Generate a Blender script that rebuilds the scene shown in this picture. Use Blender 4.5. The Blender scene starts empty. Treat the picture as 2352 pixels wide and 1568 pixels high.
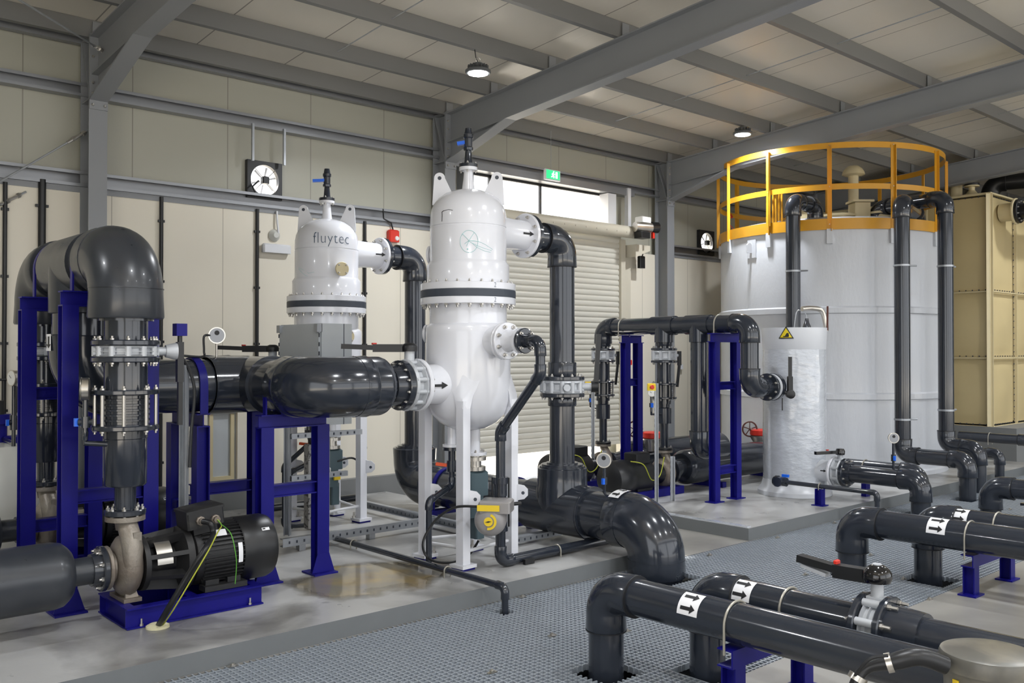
import bpy, math, random
from mathutils import Vector, Matrix
random.seed(7)
PI = math.pi
SC = bpy.context.scene
COL = SC.collection

# ------------------------------------------------------------------ camera
CAM_H, FPX = 1.8, 2113.2
YAW, PITCH = math.radians(41.885), math.radians(0.655)
cd = bpy.data.cameras.new('camera')
cd.sensor_width = 36.0
cd.lens = FPX / 2352 * 36.0
cd.clip_start, cd.clip_end = 0.05, 200
cam = bpy.data.objects.new('camera', cd)
COL.objects.link(cam)
cam.location = (0, 0, CAM_H)
cam.rotation_euler = (PI / 2 + PITCH, 0, -YAW)
SC.camera = cam
# ------------------------------------------------------------------ exposure, sky, sun, openings
SC.view_settings.view_transform = 'Standard'
SC.view_settings.look = 'None'
SC.view_settings.gamma = 1.0
SC.view_settings.use_curve_mapping = False
SC.view_settings.exposure = 0.5
SC.cycles.use_denoising = True
SC.cycles.max_bounces = 8
SC.cycles.diffuse_bounces = 4
SC.cycles.glossy_bounces = 4
SC.cycles.sample_clamp_indirect = 6.0
wd = bpy.data.worlds.new('sky')
SC.world = wd
wd.use_nodes = True
bg = wd.node_tree.nodes['Background']
bg.inputs['Color'].default_value = (0.93, 0.96, 1.0, 1)
bg.inputs['Strength'].default_value = 1.6
sun = bpy.data.lights.new('sun', 'SUN')
sun.energy = 15.0
sun.angle = math.radians(1)
sun.color = (1, 0.93, 0.85)
so = bpy.data.objects.new('sun', sun)
COL.objects.link(so)
so.rotation_euler = (math.radians(-52), 0, math.radians(20))

# ------------------------------------------------------------------ picture measurements -> world
_F = Vector((math.sin(YAW) * math.cos(PITCH), math.cos(YAW) * math.cos(PITCH), math.sin(PITCH)))
_R = Vector((math.cos(YAW), -math.sin(YAW), 0))
_U = _R.cross(_F)


def at(px, py, x=None, y=None, z=None, d=None):
    """World point seen at a pixel, on a plane of known x, y, z or at a distance."""
    r = _F + _R * ((px - 1176) / FPX) + _U * ((784 - py) / FPX)
    if d is not None: t = d
    elif z is not None: t = (z - CAM_H) / r[2]
    elif x is not None: t = x / r[0]
    else: t = y / r[1]
    return Vector((0, 0, CAM_H)) + r * t


# ------------------------------------------------------------------ materials
def mat(name, col, rough=0.5, metal=0.0, vary=0.06, scale=6.0, bump=0.0, bscale=40.0, coat=0.0,
        stain=None, stain_scale=1.2, emit=None, rvary=0.0, stretch=None, transmission=0.0, stain_lo=0.45, stain_hi=0.7, spec=None):
    m = bpy.data.materials.new(name)
    m.use_nodes = True
    nt = m.node_tree
    b = nt.nodes['Principled BSDF']
    b.inputs['Roughness'].default_value = rough
    b.inputs['Metallic'].default_value = metal
    if coat: b.inputs['Coat Weight'].default_value = coat
    if spec is not None: b.inputs['Specular IOR Level'].default_value = spec
    if coat: b.inputs['Coat Roughness'].default_value = 0.08
    if transmission: b.inputs['Transmission Weight'].default_value = transmission
    tc = nt.nodes.new('ShaderNodeTexCoord')
    src = tc.outputs['Object']
    if stretch:
        mp = nt.nodes.new('ShaderNodeMapping')
        mp.inputs['Scale'].default_value = stretch
        nt.links.new(src, mp.inputs['Vector'])
        src = mp.outputs['Vector']
    c = (*col, 1)
    out = None
    if vary:
        n = nt.nodes.new('ShaderNodeTexNoise')
        n.inputs['Scale'].default_value = scale
        n.inputs['Detail'].default_value = 5
        nt.links.new(src, n.inputs['Vector'])
        r = nt.nodes.new('ShaderNodeMix')
        r.data_type = 'RGBA'
        r.inputs['A'].default_value = tuple(max(0, v * (1 - vary)) for v in col) + (1,)
        r.inputs['B'].default_value = tuple(min(1, v * (1 + vary)) for v in col) + (1,)
        nt.links.new(n.outputs['Fac'], r.inputs['Factor'])
        out = r.outputs['Result']
        if rvary:
            mr = nt.nodes.new('ShaderNodeMapRange')
            mr.inputs['To Min'].default_value = max(0.02, rough - rvary)
            mr.inputs['To Max'].default_value = rough + rvary
            nt.links.new(n.outputs['Fac'], mr.inputs['Value'])
            nt.links.new(mr.outputs['Result'], b.inputs['Roughness'])
    if stain:
        n2 = nt.nodes.new('ShaderNodeTexNoise')
        n2.inputs['Scale'].default_value = stain_scale
        n2.inputs['Detail'].default_value = 6
        n2.inputs['Distortion'].default_value = 0.4
        nt.links.new(src, n2.inputs['Vector'])
        mr2 = nt.nodes.new('ShaderNodeMapRange')
        mr2.inputs['From Min'].default_value = stain_lo
        mr2.inputs['From Max'].default_value = stain_hi
        nt.links.new(n2.outputs['Fac'], mr2.inputs['Value'])
        r2 = nt.nodes.new('ShaderNodeMix')
        r2.data_type = 'RGBA'
        if out: nt.links.new(out, r2.inputs['A'])
        else: r2.inputs['A'].default_value = c
        r2.inputs['B'].default_value = (*stain, 1)
        nt.links.new(mr2.outputs['Result'], r2.inputs['Factor'])
        out = r2.outputs['Result']
    if out: nt.links.new(out, b.inputs['Base Color'])
    else: b.inputs['Base Color'].default_value = c
    if bump:
        n3 = nt.nodes.new('ShaderNodeTexNoise')
        n3.inputs['Scale'].default_value = bscale
        n3.inputs['Detail'].default_value = 4
        nt.links.new(src, n3.inputs['Vector'])
        bm_ = nt.nodes.new('ShaderNodeBump')
        bm_.inputs['Strength'].default_value = bump
        bm_.inputs['Distance'].default_value = 0.01
        nt.links.new(n3.outputs['Fac'], bm_.inputs['Height'])
        nt.links.new(bm_.outputs['Normal'], b.inputs['Normal'])
    if emit:
        b.inputs['Emission Color'].default_value = (*emit[0], 1)
        b.inputs['Emission Strength'].default_value = emit[1]
    return m


def seamed(name, col, axis, pitch, width, dark, rough=0.45, ribs=0.0, rib_pitch=0.1, off=0.0, ribbump=0.3):
    """Painted sheet whose panel joints run across one axis, with shallow ribs pressed in."""
    m = mat(name, col, rough, vary=0.035, scale=1.5)
    nt = m.node_tree
    b = nt.nodes['Principled BSDF']
    prev = b.inputs['Base Color'].links[0].from_socket
    tc = nt.nodes.new('ShaderNodeTexCoord')
    sp = nt.nodes.new('ShaderNodeSeparateXYZ')
    nt.links.new(tc.outputs['Object'], sp.inputs[0])
    def math_(op, a, bb=None):
        n = nt.nodes.new('ShaderNodeMath')
        n.operation = op
        for i, v in enumerate((a, bb)):
            if v is None: continue
            if isinstance(v, (int, float)): n.inputs[i].default_value = v
            else: nt.links.new(v, n.inputs[i])
        return n.outputs[0]
    s = math_('ADD', sp.outputs[axis], off + 100 * pitch)
    fr = math_('FRACT', math_('DIVIDE', s, pitch))
    ln = math_('LESS_THAN', fr, width / pitch)
    mx = nt.nodes.new('ShaderNodeMix')
    mx.data_type = 'RGBA'
    nt.links.new(ln, mx.inputs['Factor'])
    nt.links.new(prev, mx.inputs['A'])
    mx.inputs['B'].default_value = (*dark, 1)
    nt.links.new(mx.outputs['Result'], b.inputs['Base Color'])
    if ribs:
        w = math_('PINGPONG', s, rib_pitch / 2)
        h = math_('MINIMUM', w, rib_pitch * 0.12)
        bu = nt.nodes.new('ShaderNodeBump')
        bu.inputs['Strength'].default_value = ribbump
        bu.inputs['Distance'].default_value = ribs
        nt.links.new(h, bu.inputs['Height'])
        nt.links.new(bu.outputs['Normal'], b.inputs['Normal'])
    return m


M = {}
M['pvc'] = mat('grey_pvc', (0.022, 0.027, 0.038), 0.17, vary=0.12, scale=5, rvary=0.06, stain=(0.032, 0.035, 0.042), stain_scale=2.0, stain_lo=0.5, stain_hi=0.9, coat=0.5)
M['pvc_dull'] = mat('weathered_grey_pvc', (0.032, 0.036, 0.044), 0.3, vary=0.15, scale=8, rvary=0.07, stain=(0.05, 0.053, 0.06), stain_scale=4.0, stain_lo=0.55, stain_hi=0.9, coat=0.15)
M['ring'] = mat('dark_pipe_joint_ring', (0.012, 0.013, 0.016), 0.5)  # near-black rings marking the joint line at each elbow socket
M['white_paint'] = mat('gloss_white_paint', (0.78, 0.79, 0.84), 0.22, vary=0.03, scale=3, bump=0.06, bscale=9, coat=0.5)
M['white_matt'] = mat('white_steel_paint', (0.74, 0.75, 0.78), 0.4, vary=0.04, scale=6)
M['gasket'] = mat('dark_grey_gasket_ring', (0.05, 0.06, 0.08), 0.5)
M['blue'] = mat('blue_frame_paint', (0.007, 0.006, 0.17), 0.36, vary=0.12, scale=7, spec=0.22)
M['blue_plastic'] = mat('blue_plastic', (0.01, 0.14, 0.8), 0.35)
M['red_plastic'] = mat('red_plastic', (0.65, 0.03, 0.015), 0.4)
M['orange_plastic'] = mat('orange_plastic', (0.85, 0.1, 0.02), 0.4)
M['yellow_plastic'] = mat('yellow_plastic', (0.85, 0.6, 0.02), 0.4)
M['black'] = mat('black_paint', (0.011, 0.0115, 0.013), 0.38, vary=0.2, scale=9)
M['black_gloss'] = mat('gloss_black_plastic', (0.006, 0.006, 0.007), 0.12, vary=0.0, coat=0.5)
M['black_dusty'] = mat('dusty_black_paint', (0.016, 0.016, 0.017), 0.5, vary=0.2, scale=10, stain=(0.07, 0.065, 0.055), stain_scale=6, stain_lo=0.6, stain_hi=0.85)
M['casting'] = mat('bronze_grey_casting', (0.2, 0.165, 0.135), 0.42, metal=0.35, vary=0.15, scale=14, bump=0.25, bscale=60, stain=(0.3, 0.27, 0.23), stain_scale=5)
M['steel'] = mat('galvanised_bolt_steel', (0.55, 0.53, 0.5), 0.3, metal=0.9, vary=0.1)
M['stainless'] = mat('stainless_steel', (0.6, 0.57, 0.52), 0.28, metal=0.95, vary=0.08)
M['alloy'] = mat('light_grey_valve_casting', (0.52, 0.54, 0.57), 0.42, metal=0.2, vary=0.06, scale=12, bump=0.1, bscale=60)
M['galv'] = mat('galvanised_strut', (0.42, 0.44, 0.47), 0.38, metal=0.6, vary=0.18, scale=14)
M['steelwork'] = mat('grey_steelwork_paint', (0.25, 0.26, 0.275), 0.42, vary=0.05, scale=2)
M['purlin'] = mat('grey_galvanised_purlin', (0.2, 0.2, 0.2), 0.42, metal=0.15, vary=0.08, scale=2, stretch=(0.1, 1, 1))
M['girt'] = mat('grey_galvanised_girt', (0.3, 0.31, 0.33), 0.36, metal=0.5, vary=0.12, scale=2, stretch=(0.1, 1, 1))
M['wall'] = seamed('insulated_wall_sheet', (0.41, 0.405, 0.34), 0, 1.02, 0.012, (0.26, 0.25, 0.21), 0.36, ribs=0.03, rib_pitch=0.085, off=-0.3, ribbump=0.15)
M['wall_low'] = seamed('cream_lining_panel', (0.78, 0.73, 0.62), 0, 1.16, 0.01, (0.5, 0.46, 0.38), 0.5, off=0.35)
M['roof'] = seamed('roof_liner_sheet', (0.76, 0.71, 0.62), 0, 1.0, 0.014, (0.3, 0.27, 0.23), 0.28, ribs=0.05, rib_pitch=0.2, off=0.1, ribbump=0.35)
M['beige'] = mat('beige_door_trim', (0.6, 0.56, 0.46), 0.45, vary=0.03)
M['shutter'] = mat('ivory_shutter_slats', (0.62, 0.6, 0.53), 0.38, vary=0.03)
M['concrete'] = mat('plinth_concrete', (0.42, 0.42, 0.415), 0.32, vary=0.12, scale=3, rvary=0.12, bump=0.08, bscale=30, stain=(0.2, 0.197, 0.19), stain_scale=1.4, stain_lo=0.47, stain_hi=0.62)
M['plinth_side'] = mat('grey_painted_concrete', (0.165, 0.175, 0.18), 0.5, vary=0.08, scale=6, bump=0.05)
M['floor'] = mat('tan_floor_concrete', (0.29, 0.28, 0.26), 0.36, vary=0.1, scale=2.5, rvary=0.1, stain=(0.17, 0.165, 0.155), stain_scale=1.1)
M['kerb'] = mat('grey_kerb_paint', (0.2, 0.205, 0.205), 0.55, vary=0.06)
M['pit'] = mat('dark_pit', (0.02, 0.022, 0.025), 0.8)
M['grating'] = mat('grey_grating', (0.27, 0.3, 0.335), 0.4, vary=0.15, scale=30)
M['stain_wet'] = mat('damp_film', (0.2, 0.18, 0.14), 0.07, vary=0.1, scale=6, rvary=0.05, stain=(0.3, 0.22, 0.1), stain_scale=3)
M['tank'] = mat('white_tank_shell', (0.6, 0.62, 0.66), 0.33, vary=0.05, scale=5, bump=0.35, bscale=26, stretch=(1, 1, 0.35), coat=0.3)
M['wrap'] = mat('white_lagged_shell', (0.68, 0.7, 0.74), 0.3, vary=0.04, scale=4, bump=0.2, bscale=10)
M['film'] = mat('clear_wrapping_film', (0.58, 0.61, 0.66), 0.1, vary=0.15, scale=7, bump=0.9, bscale=13, coat=0.8, stretch=(1, 1, 2.0))
M['yellow_rail'] = mat('yellow_ochre_rail', (0.66, 0.32, 0.018), 0.38, vary=0.05)
M['grp'] = mat('beige_tank_panel', (0.58, 0.47, 0.25), 0.42, vary=0.06, scale=2)
M['grp_light'] = mat('pale_beige_moulding', (0.64, 0.55, 0.34), 0.45, vary=0.05)
M['cabinet'] = mat('light_grey_cabinet', (0.5, 0.53, 0.55), 0.4, vary=0.03)
M['dial_grey'] = mat('grey_transmitter_face', (0.3, 0.31, 0.33), 0.35, metal=0.4, vary=0)
M['gauge_face'] = mat('white_dial', (0.82, 0.82, 0.8), 0.3, vary=0)
M['ink'] = mat('black_ink', (0.01, 0.01, 0.012), 0.5, vary=0)
M['sticker'] = mat('white_sticker', (0.85, 0.85, 0.87), 0.35, vary=0)
M['teal_ink'] = mat('pale_teal_ink', (0.3, 0.62, 0.62), 0.4, vary=0)
M['logo_ink'] = mat('slate_ink', (0.1, 0.14, 0.2), 0.4, vary=0)
M['sign_yellow'] = mat('sign_yellow', (0.8, 0.62, 0.02), 0.4, vary=0)
M['exit_green'] = mat('exit_green', (0.02, 0.55, 0.2), 0.4, vary=0, emit=((0.03, 0.8, 0.3), 0.6))
M['exit_white'] = mat('exit_white', (0.8, 0.8, 0.8), 0.4, vary=0, emit=((0.9, 1, 0.95), 0.8))
M['lamp_glow'] = mat('lamp_glow', (1, 1, 1), 0.4, vary=0, emit=((0.95, 0.97, 1.0), 45))
M['lamp_body'] = mat('grey_lamp_body', (0.1, 0.105, 0.11), 0.4)
M['teal_grey'] = mat('blue_grey_actuator', (0.075, 0.12, 0.14), 0.45)
M['actuator'] = mat('taupe_actuator', (0.3, 0.285, 0.28), 0.35, vary=0.03, coat=0.2)
M['green_wire'] = mat('green_yellow_wire', (0.12, 0.4, 0.05), 0.5, vary=0)
M['yellow_wire'] = mat('yellow_green_wire', (0.42, 0.45, 0.04), 0.5, vary=0)
M['hoop'] = mat('off_white_u_bolt', (0.36, 0.34, 0.29), 0.4, metal=0.5, vary=0.05)
M['foam'] = mat('cream_sealing_foam', (0.62, 0.58, 0.38), 0.8, bump=0.4, bscale=40)
M['ext'] = mat('sunlit_yard_ground', (0.75, 0.71, 0.63), 0.8)
M['dark_red'] = mat('dark_red_handwheel', (0.09, 0.02, 0.012), 0.4, vary=0.1)
M['dosing'] = mat('milky_dosing_tank', (0.62, 0.62, 0.58), 0.35, vary=0.03)
M['lid'] = mat('scuffed_grey_lid', (0.12, 0.115, 0.1), 0.33, metal=0.15, vary=0.25, scale=7, stain=(0.26, 0.235, 0.18), stain_scale=5)
M['glass'] = mat('window_glass', (1, 1, 1), 0.02, vary=0, transmission=1.0)
M['checker_white'] = M['exit_white']


# ------------------------------------------------------------------ mesh builder
ORG = {}


def frame(o, axis, up=(0, 0, 1)):
    """Matrix whose local +Z runs along axis from o."""
    z = Vector(axis).normalized()
    u = Vector(up)
    if abs(z.dot(u.normalized())) > 0.98: u = Vector((1, 0, 0)) if abs(z.x) < 0.9 else Vector((0, 1, 0))
    x = u.cross(z).normalized()
    y = z.cross(x)
    m = Matrix((x, y, z)).transposed().to_4x4()
    m.translation = Vector(o)
    return m


class MB:
    def __init__(s, mtx=None):
        s.v, s.f, s.m = [], [], mtx

    def add(s, vs, fs):
        b = len(s.v)
        s.v += [s.m @ Vector(p) for p in vs] if s.m is not None else [Vector(p) for p in vs]
        s.f += [tuple(b + i for i in f) for f in fs]
        return s

    def box(s, x0, x1, y0, y1, z0, z1):
        vs = [(x, y, z) for z in (z0, z1) for y in (y0, y1) for x in (x0, x1)]
        return s.add(vs, [(0, 2, 3, 1), (4, 5, 7, 6), (0, 1, 5, 4), (2, 6, 7, 3), (0, 4, 6, 2), (1, 3, 7, 5)])

    def cbox(s, c, d, b=0.0):
        x, y, z = c
        a, e, h = d[0] / 2, d[1] / 2, d[2] / 2
        if not b: return s.box(x - a, x + a, y - e, y + e, z - h, z + h)
        # bevelled box, vertical and top edges rounded by one chamfer
        P = []
        for (zz, k) in ((z - h, 0), (z + h - b, 0), (z + h, b)):
            for (px, py) in ((-a + b, -e), (a - b, -e), (a, -e + b), (a, e - b), (a - b, e), (-a + b, e), (-a, e - b), (-a, -e + b)):
                qx = px * (a - k) / a if k else px
                qy = py * (e - k) / e if k else py
                P.append((x + qx, y + qy, zz))
        F = [tuple(reversed(range(8))), tuple(range(16, 24))]
        for L in (0, 8):
            for i in range(8):
                j = (i + 1) % 8
                F.append((L + i, L + j, L + 8 + j, L + 8 + i))
        return s.add(P, F)

    def lathe(s, o, axis, prof, n=32, a0=0.0, a1=2 * PI, up=(0, 0, 1)):
        """prof: (t, r) along axis."""
        m = frame(o, axis, up)
        full = abs(a1 - a0 - 2 * PI) < 1e-6
        k = n if full else n + 1
        vs, fs = [], []
        for (t, r) in prof:
            for i in range(k):
                a = a0 + (a1 - a0) * i / n
                vs.append(m @ Vector((r * math.cos(a), r * math.sin(a), t)))
        for j in range(len(prof) - 1):
            for i in range(n):
                i2 = (i + 1) % k
                fs.append((j * k + i, j * k + i2, (j + 1) * k + i2, (j + 1) * k + i))
        if full and tuple(prof[0]) != tuple(prof[-1]):
            if prof[0][1] > 1e-5: fs.append(tuple(reversed(range(k))))
            if prof[-1][1] > 1e-5: fs.append(tuple((len(prof) - 1) * k + i for i in range(k)))
        return s.add(vs, fs)

    def cyl(s, a, b, r, r2=None, n=24):
        a, b = Vector(a), Vector(b)
        return s.lathe(a, b - a, [(0, r), ((b - a).length, r if r2 is None else r2)], n)

    def rod(s, c, axis, length, r, n=24):
        c, ax = Vector(c), Vector(axis).normalized()
        return s.cyl(c - ax * length / 2, c + ax * length / 2, r, n=n)

    def tube(s, pts, r, n=12, closed=False, caps=True):
        P = [Vector(p) for p in pts]
        N = len(P)
        T = []
        for i in range(N):
            a = P[(i - 1) % N] if (closed or i > 0) else P[i]
            b = P[(i + 1) % N] if (closed or i < N - 1) else P[i]
            T.append((b - a).normalized())
        up = Vector((0, 0, 1)) if abs(T[0].z) < 0.9 else Vector((1, 0, 0))
        x = up.cross(T[0]).normalized()
        vs, fs = [], []
        for i in range(N):
            x = (x - T[i] * x.dot(T[i])).normalized()
            y = T[i].cross(x)
            rr = r[i] if isinstance(r, (list, tuple)) else r
            for k in range(n):
                a = 2 * PI * k / n
                vs.append(P[i] + x * rr * math.cos(a) + y * rr * math.sin(a))
        for i in range(N if closed else N - 1):
            j = (i + 1) % N
            for k in range(n):
                l = (k + 1) % n
                fs.append((i * n + k, i * n + l, j * n + l, j * n + k))
        if caps and not closed:
            fs.append(tuple(reversed(range(n))))
            fs.append(tuple((N - 1) * n + k for k in range(n)))
        return s.add(vs, fs)

    def prism(s, poly, m, t):
        """poly in local xy of matrix m, extruded t along its z (centred)."""
        n = len(poly)
        vs = [m @ Vector((p[0], p[1], -t / 2)) for p in poly] + [m @ Vector((p[0], p[1], t / 2)) for p in poly]
        fs = [tuple(reversed(range(n))), tuple(n + i for i in range(n))]
        fs += [(i, (i + 1) % n, n + (i + 1) % n, n + i) for i in range(n)]
        return s.add(vs, fs)

    def section(s, a, b, poly, up=(0, 0, 1)):
        """Extrude a closed polygon (across, up) from a to b."""
        a, b = Vector(a), Vector(b)
        z = (b - a).normalized()
        u = Vector(up)
        y = (u - z * u.dot(z)).normalized()
        x = y.cross(z)
        n = len(poly)
        vs = [a + x * p[0] + y * p[1] for p in poly] + [b + x * p[0] + y * p[1] for p in poly]
        fs = [tuple(reversed(range(n))), tuple(n + i for i in range(n))]
        fs += [(i, (i + 1) % n, n + (i + 1) % n, n + i) for i in range(n)]
        return s.add(vs, fs)

    def patch(s, fn, nu, nv):
        vs = [fn(i / nu, j / nv) for j in range(nv + 1) for i in range(nu + 1)]
        fs = [(j * (nu + 1) + i, j * (nu + 1) + i + 1, (j + 1) * (nu + 1) + i + 1, (j + 1) * (nu + 1) + i) for j in range(nv) for i in range(nu)]
        return s.add(vs, fs)

    def build(s, name, material, parent=None, label=None, kind=None, smooth=True, angle=38):
        org = ORG[parent.name] if parent else None
        if org is None:
            org = Vector((0, 0, 0))
        me = bpy.data.meshes.new(name)
        me.from_pydata([p - org for p in s.v], [], s.f)
        me.materials.append(material)
        if smooth:
            me.polygons.foreach_set('use_smooth', [True] * len(me.polygons))
            me.update()
            me.set_sharp_from_angle(angle=math.radians(angle))
        me.update()
        o = bpy.data.objects.new(name, me)
        COL.objects.link(o)
        if parent: o.parent = parent
        ORG[o.name] = org
        if label: o['label'] = label
        if kind: o['kind'] = kind
        return o


def ipoly(w, h, tw=0.012, tf=0.014):
    a, b, c, d = w / 2, h / 2, tw / 2, h / 2 - tf
    return [(-a, -b), (a, -b), (a, -d), (c, -d), (c, d), (a, d), (a, b), (-a, b), (-a, d), (-c, d), (-c, -d), (-a, -d)]


def cpoly(w, h, t=0.012, lip=0.0, flip=1):
    """C section: web at -w/2, open to +x (flip mirrors)."""
    a, b = w / 2, h / 2
    p = [(-a, -b), (a, -b)]
    if lip: p += [(a, -b + lip), (a - t, -b + lip)]
    p += [(a if not lip else a - t, -b + t), (-a + t, -b + t), (-a + t, b - t), (a if not lip else a - t, b - t)]
    if lip: p += [(a - t, b - lip), (a, b - lip)]
    p += [(a, b), (-a, b)]
    if flip < 0: p = [(-x, y) for x, y in reversed(p)]
    return p


def thing(name, label, cat, loc=(0, 0, 0), group=None):
    o = bpy.data.objects.new(name, None)
    COL.objects.link(o)
    o.empty_display_size = 0.1
    o.location = loc
    ORG[o.name] = Vector(loc)
    o['label'] = label
    o['category'] = cat
    if group: o['group'] = group
    return o


def tag(o, label, cat, group=None):
    o['label'] = label
    o['category'] = cat
    if group: o['group'] = group
    return o


def solo(mb, name, m, label, cat, group=None):
    return tag(mb.build(name, m), label, cat, group)


def struct(mb, name, m, label=None, **k):
    o = mb.build(name, m, **k)
    o['kind'] = 'structure'
    if label: o['label'] = label
    return o


def dup(root, off, label=None, group=None):
    r = root.copy()
    COL.objects.link(r)
    r.location = Vector(root.location) + Vector(off)
    ORG[r.name] = Vector(r.location)
    if label: r['label'] = label
    if group: r['group'] = group
    def kids(a, b):
        for ch in a.children:
            c = ch.copy()
            COL.objects.link(c)
            c.parent = b
            ORG[c.name] = ORG[r.name]
            kids(ch, c)
    kids(root, r)
    return r


# shared bolt: unit hex head with a threaded shank
def _bolt_mesh():
    b = MB()
    b.lathe((0, 0, 0), (0, 0, 1), [(0, 1.0), (0.75, 1.0), (0.9, 0.85)], 6)
    b.lathe((0, 0, 0.8), (0, 0, 1), [(0, 0.55), (1.0, 0.55), (1.1, 0.45)], 8)
    me = bpy.data.meshes.new('bolt')
    me.from_pydata(b.v, [], b.f)
    me.materials.append(M['steel'])
    return me


BOLT = _bolt_mesh()


def bolts(parent, c, axis, R, n, size, up=(0, 0, 1), phase=0.5):
    m = frame(c, axis, up)
    for i in range(n):
        a = 2 * PI * (i + phase) / n
        o = bpy.data.objects.new('bolt', BOLT)
        COL.objects.link(o)
        mm = m @ Matrix.Translation((R * math.cos(a), R * math.sin(a), 0)) @ Matrix.Scale(size, 4)
        mm.translation -= ORG[parent.name]
        o.parent = parent
        o.matrix_local = mm
        ORG[o.name] = ORG[parent.name]


# ------------------------------------------------------------------ pipe fittings
def arc_pts(c, d1, d2, rb, n=12):
    """Corner c, incoming direction d1, outgoing d2: points of the bend."""
    d1, d2 = Vector(d1).normalized(), Vector(d2).normalized()
    ang = d1.angle(d2)
    t = rb * math.tan(ang / 2)
    p0 = Vector(c) - d1 * t
    nrm = (d2 - d1 * d2.dot(d1)).normalized()
    cen = p0 + nrm * rb
    return [cen + (-nrm * math.cos(ang * i / n) + d1 * math.sin(ang * i / n)) * rb for i in range(n + 1)], t


def elbow(mb, c, d1, d2, r, rb=None, sock=None, n=28):
    rb = rb or r * 1.12
    sock = r * 0.75 if sock is None else sock
    pts, t = arc_pts(c, d1, d2, rb, 14)
    d1, d2 = Vector(d1).normalized(), Vector(d2).normalized()
    a, b = pts[0] - d1 * sock, pts[-1] + d2 * sock
    mb.tube([a, a + d1 * sock * 0.08] + pts + [b - d2 * sock * 0.08, b], [r * 1.0] + [r * 1.03] + [r] * len(pts) + [r * 1.03, r], n=n)
    return a, b


def run(root, pts, r, m=None, fit=1.13, rb=None, sock=None, ends=(0, 0), name='pipe', fm=None):
    """Straight pipes with a socketed elbow at each inner point; every piece is a part."""
    m = m or M['pvc']
    P = [Vector(p) for p in pts]
    rf = r * fit
    cuts = []
    for i in range(1, len(P) - 1):
        d1, d2 = (P[i] - P[i - 1]).normalized(), (P[i + 1] - P[i]).normalized()
        mb = MB()
        mb_end = elbow(mb, P[i], d1, d2, rf, rb, sock)
        eo = mb.build('elbow', fm or m, root)
        if r > .06:
            for (pp, dd) in ((mb_end[0], -d1), (mb_end[1], d2)):
                MB().lathe(pp, dd, [(-.002, r * 1.02), (-.002, rf * 1.035), (.004, rf * 1.03), (.005, r * 1.02)], 30).build('joint_ring', M['ring'], eo)
        k = (rb or rf * 1.12) * math.tan(d1.angle(d2) / 2)
        cuts.append(k)
    for i in range(len(P) - 1):
        d = (P[i + 1] - P[i]).normalized()
        a = P[i] + d * (cuts[i - 1] if i > 0 else 0)
        b = P[i + 1] - d * (cuts[i] if i < len(P) - 2 else 0)
        if (b - a).dot(d) > 0.01:
            MB().cyl(a, b, r, n=28).build(name, m, root)


def flange(root, c, axis, R, t, m=None, bn=0, bs=0.012, collar=None, name='flange', bR=None, back=False):
    """Disc from c along axis with thickness t, an optional collar, bolts on the far face."""
    m = m or M['pvc']
    ax = Vector(axis).normalized()
    mb = MB()
    e = min(0.006, t * 0.2)
    mb.lathe(c, ax, [(0, R - e), (e, R), (t - e, R), (t, R - e)], 36)
    if collar: mb.lathe(Vector(c) + ax * t * 0.9, ax, [(0, collar[0] * 1.06), (collar[1] * 0.8, collar[0]), (collar[1], collar[0] * 0.97)], 30)
    o = mb.build(name, m, root)
    if bn:
        bolts(o, Vector(c) + ax * t, ax, bR or R * 0.8, bn, bs)
        if back: bolts(o, Vector(c), -ax, bR or R * 0.8, bn, bs)
    return o


def seam_ring(mb, c, axis, r, w=0.006):
    mb.lathe(Vector(c) - Vector(axis).normalized() * w / 2, axis, [(0, r), (0, r + 0.004), (w, r + 0.004), (w, r)], 32)


def coupling(root, c, axis, r, L, m=None, name='coupling'):
    mb = MB()
    ax = Vector(axis).normalized()
    mb.lathe(Vector(c) - ax * L / 2, ax, [(0, r * 0.97), (0.008, r), (L - 0.008, r), (L, r * 0.97)], 32)
    return mb.build(name, m or M['pvc'], root)


def arrow_sticker(root, c, axis, r, side, w=0.13, span=1.3, n=2, flip=1, centre=0.0):
    """White band patch with black arrows lying on a pipe; arrows point round the pipe along -axis x side."""
    ax = Vector(axis).normalized()
    s = Vector(side).normalized()
    t = ax.cross(s)
    c = Vector(c)
    def pt(u, a, rr):
        return c + ax * u + (s * math.cos(a) + t * math.sin(a)) * rr
    st = MB().patch(lambda u, v: pt((u - 0.5) * w, centre + (v - 0.5) * span, r + 0.002), 2, 16).build('sticker', M['sticker'], root)
    mb = MB()
    for i in range(n):
        ca = centre + (i + 0.5 - n / 2) * span / n
        hl = w * 0.36 * flip
        # shaft and head run along the pipe
        mb.patch(lambda u, v: pt(-hl + u * hl * 1.3, ca + (v - 0.5) * span * 0.14, r + 0.0035), 1, 3)
        mb.patch(lambda u, v: pt(hl * 0.3 + u * hl * 0.7, ca + (v - 0.5) * span * 0.36 * (1 - u), r + 0.0035), 4, 4)
    mb.build('arrow', M['ink'], st)
    return st


def ubolt(root, c, axis, r, top=(0, 0, 1), t=0.0065, leg=0.05, m=None):
    """Round hoop over a pipe with two straight legs."""
    ax = Vector(axis).normalized()
    u = Vector(top)
    s = ax.cross(u).normalized()
    c = Vector(c)
    P = [c - s * r - u * (r + leg)] + [c + (-s * math.cos(PI * i / 16) + u * math.sin(PI * i / 16)) * r for i in range(17)] + [c + s * r - u * (r + leg)]
    return MB().tube(P, t, 8).build('u_bolt', m or M['hoop'], root)


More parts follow.
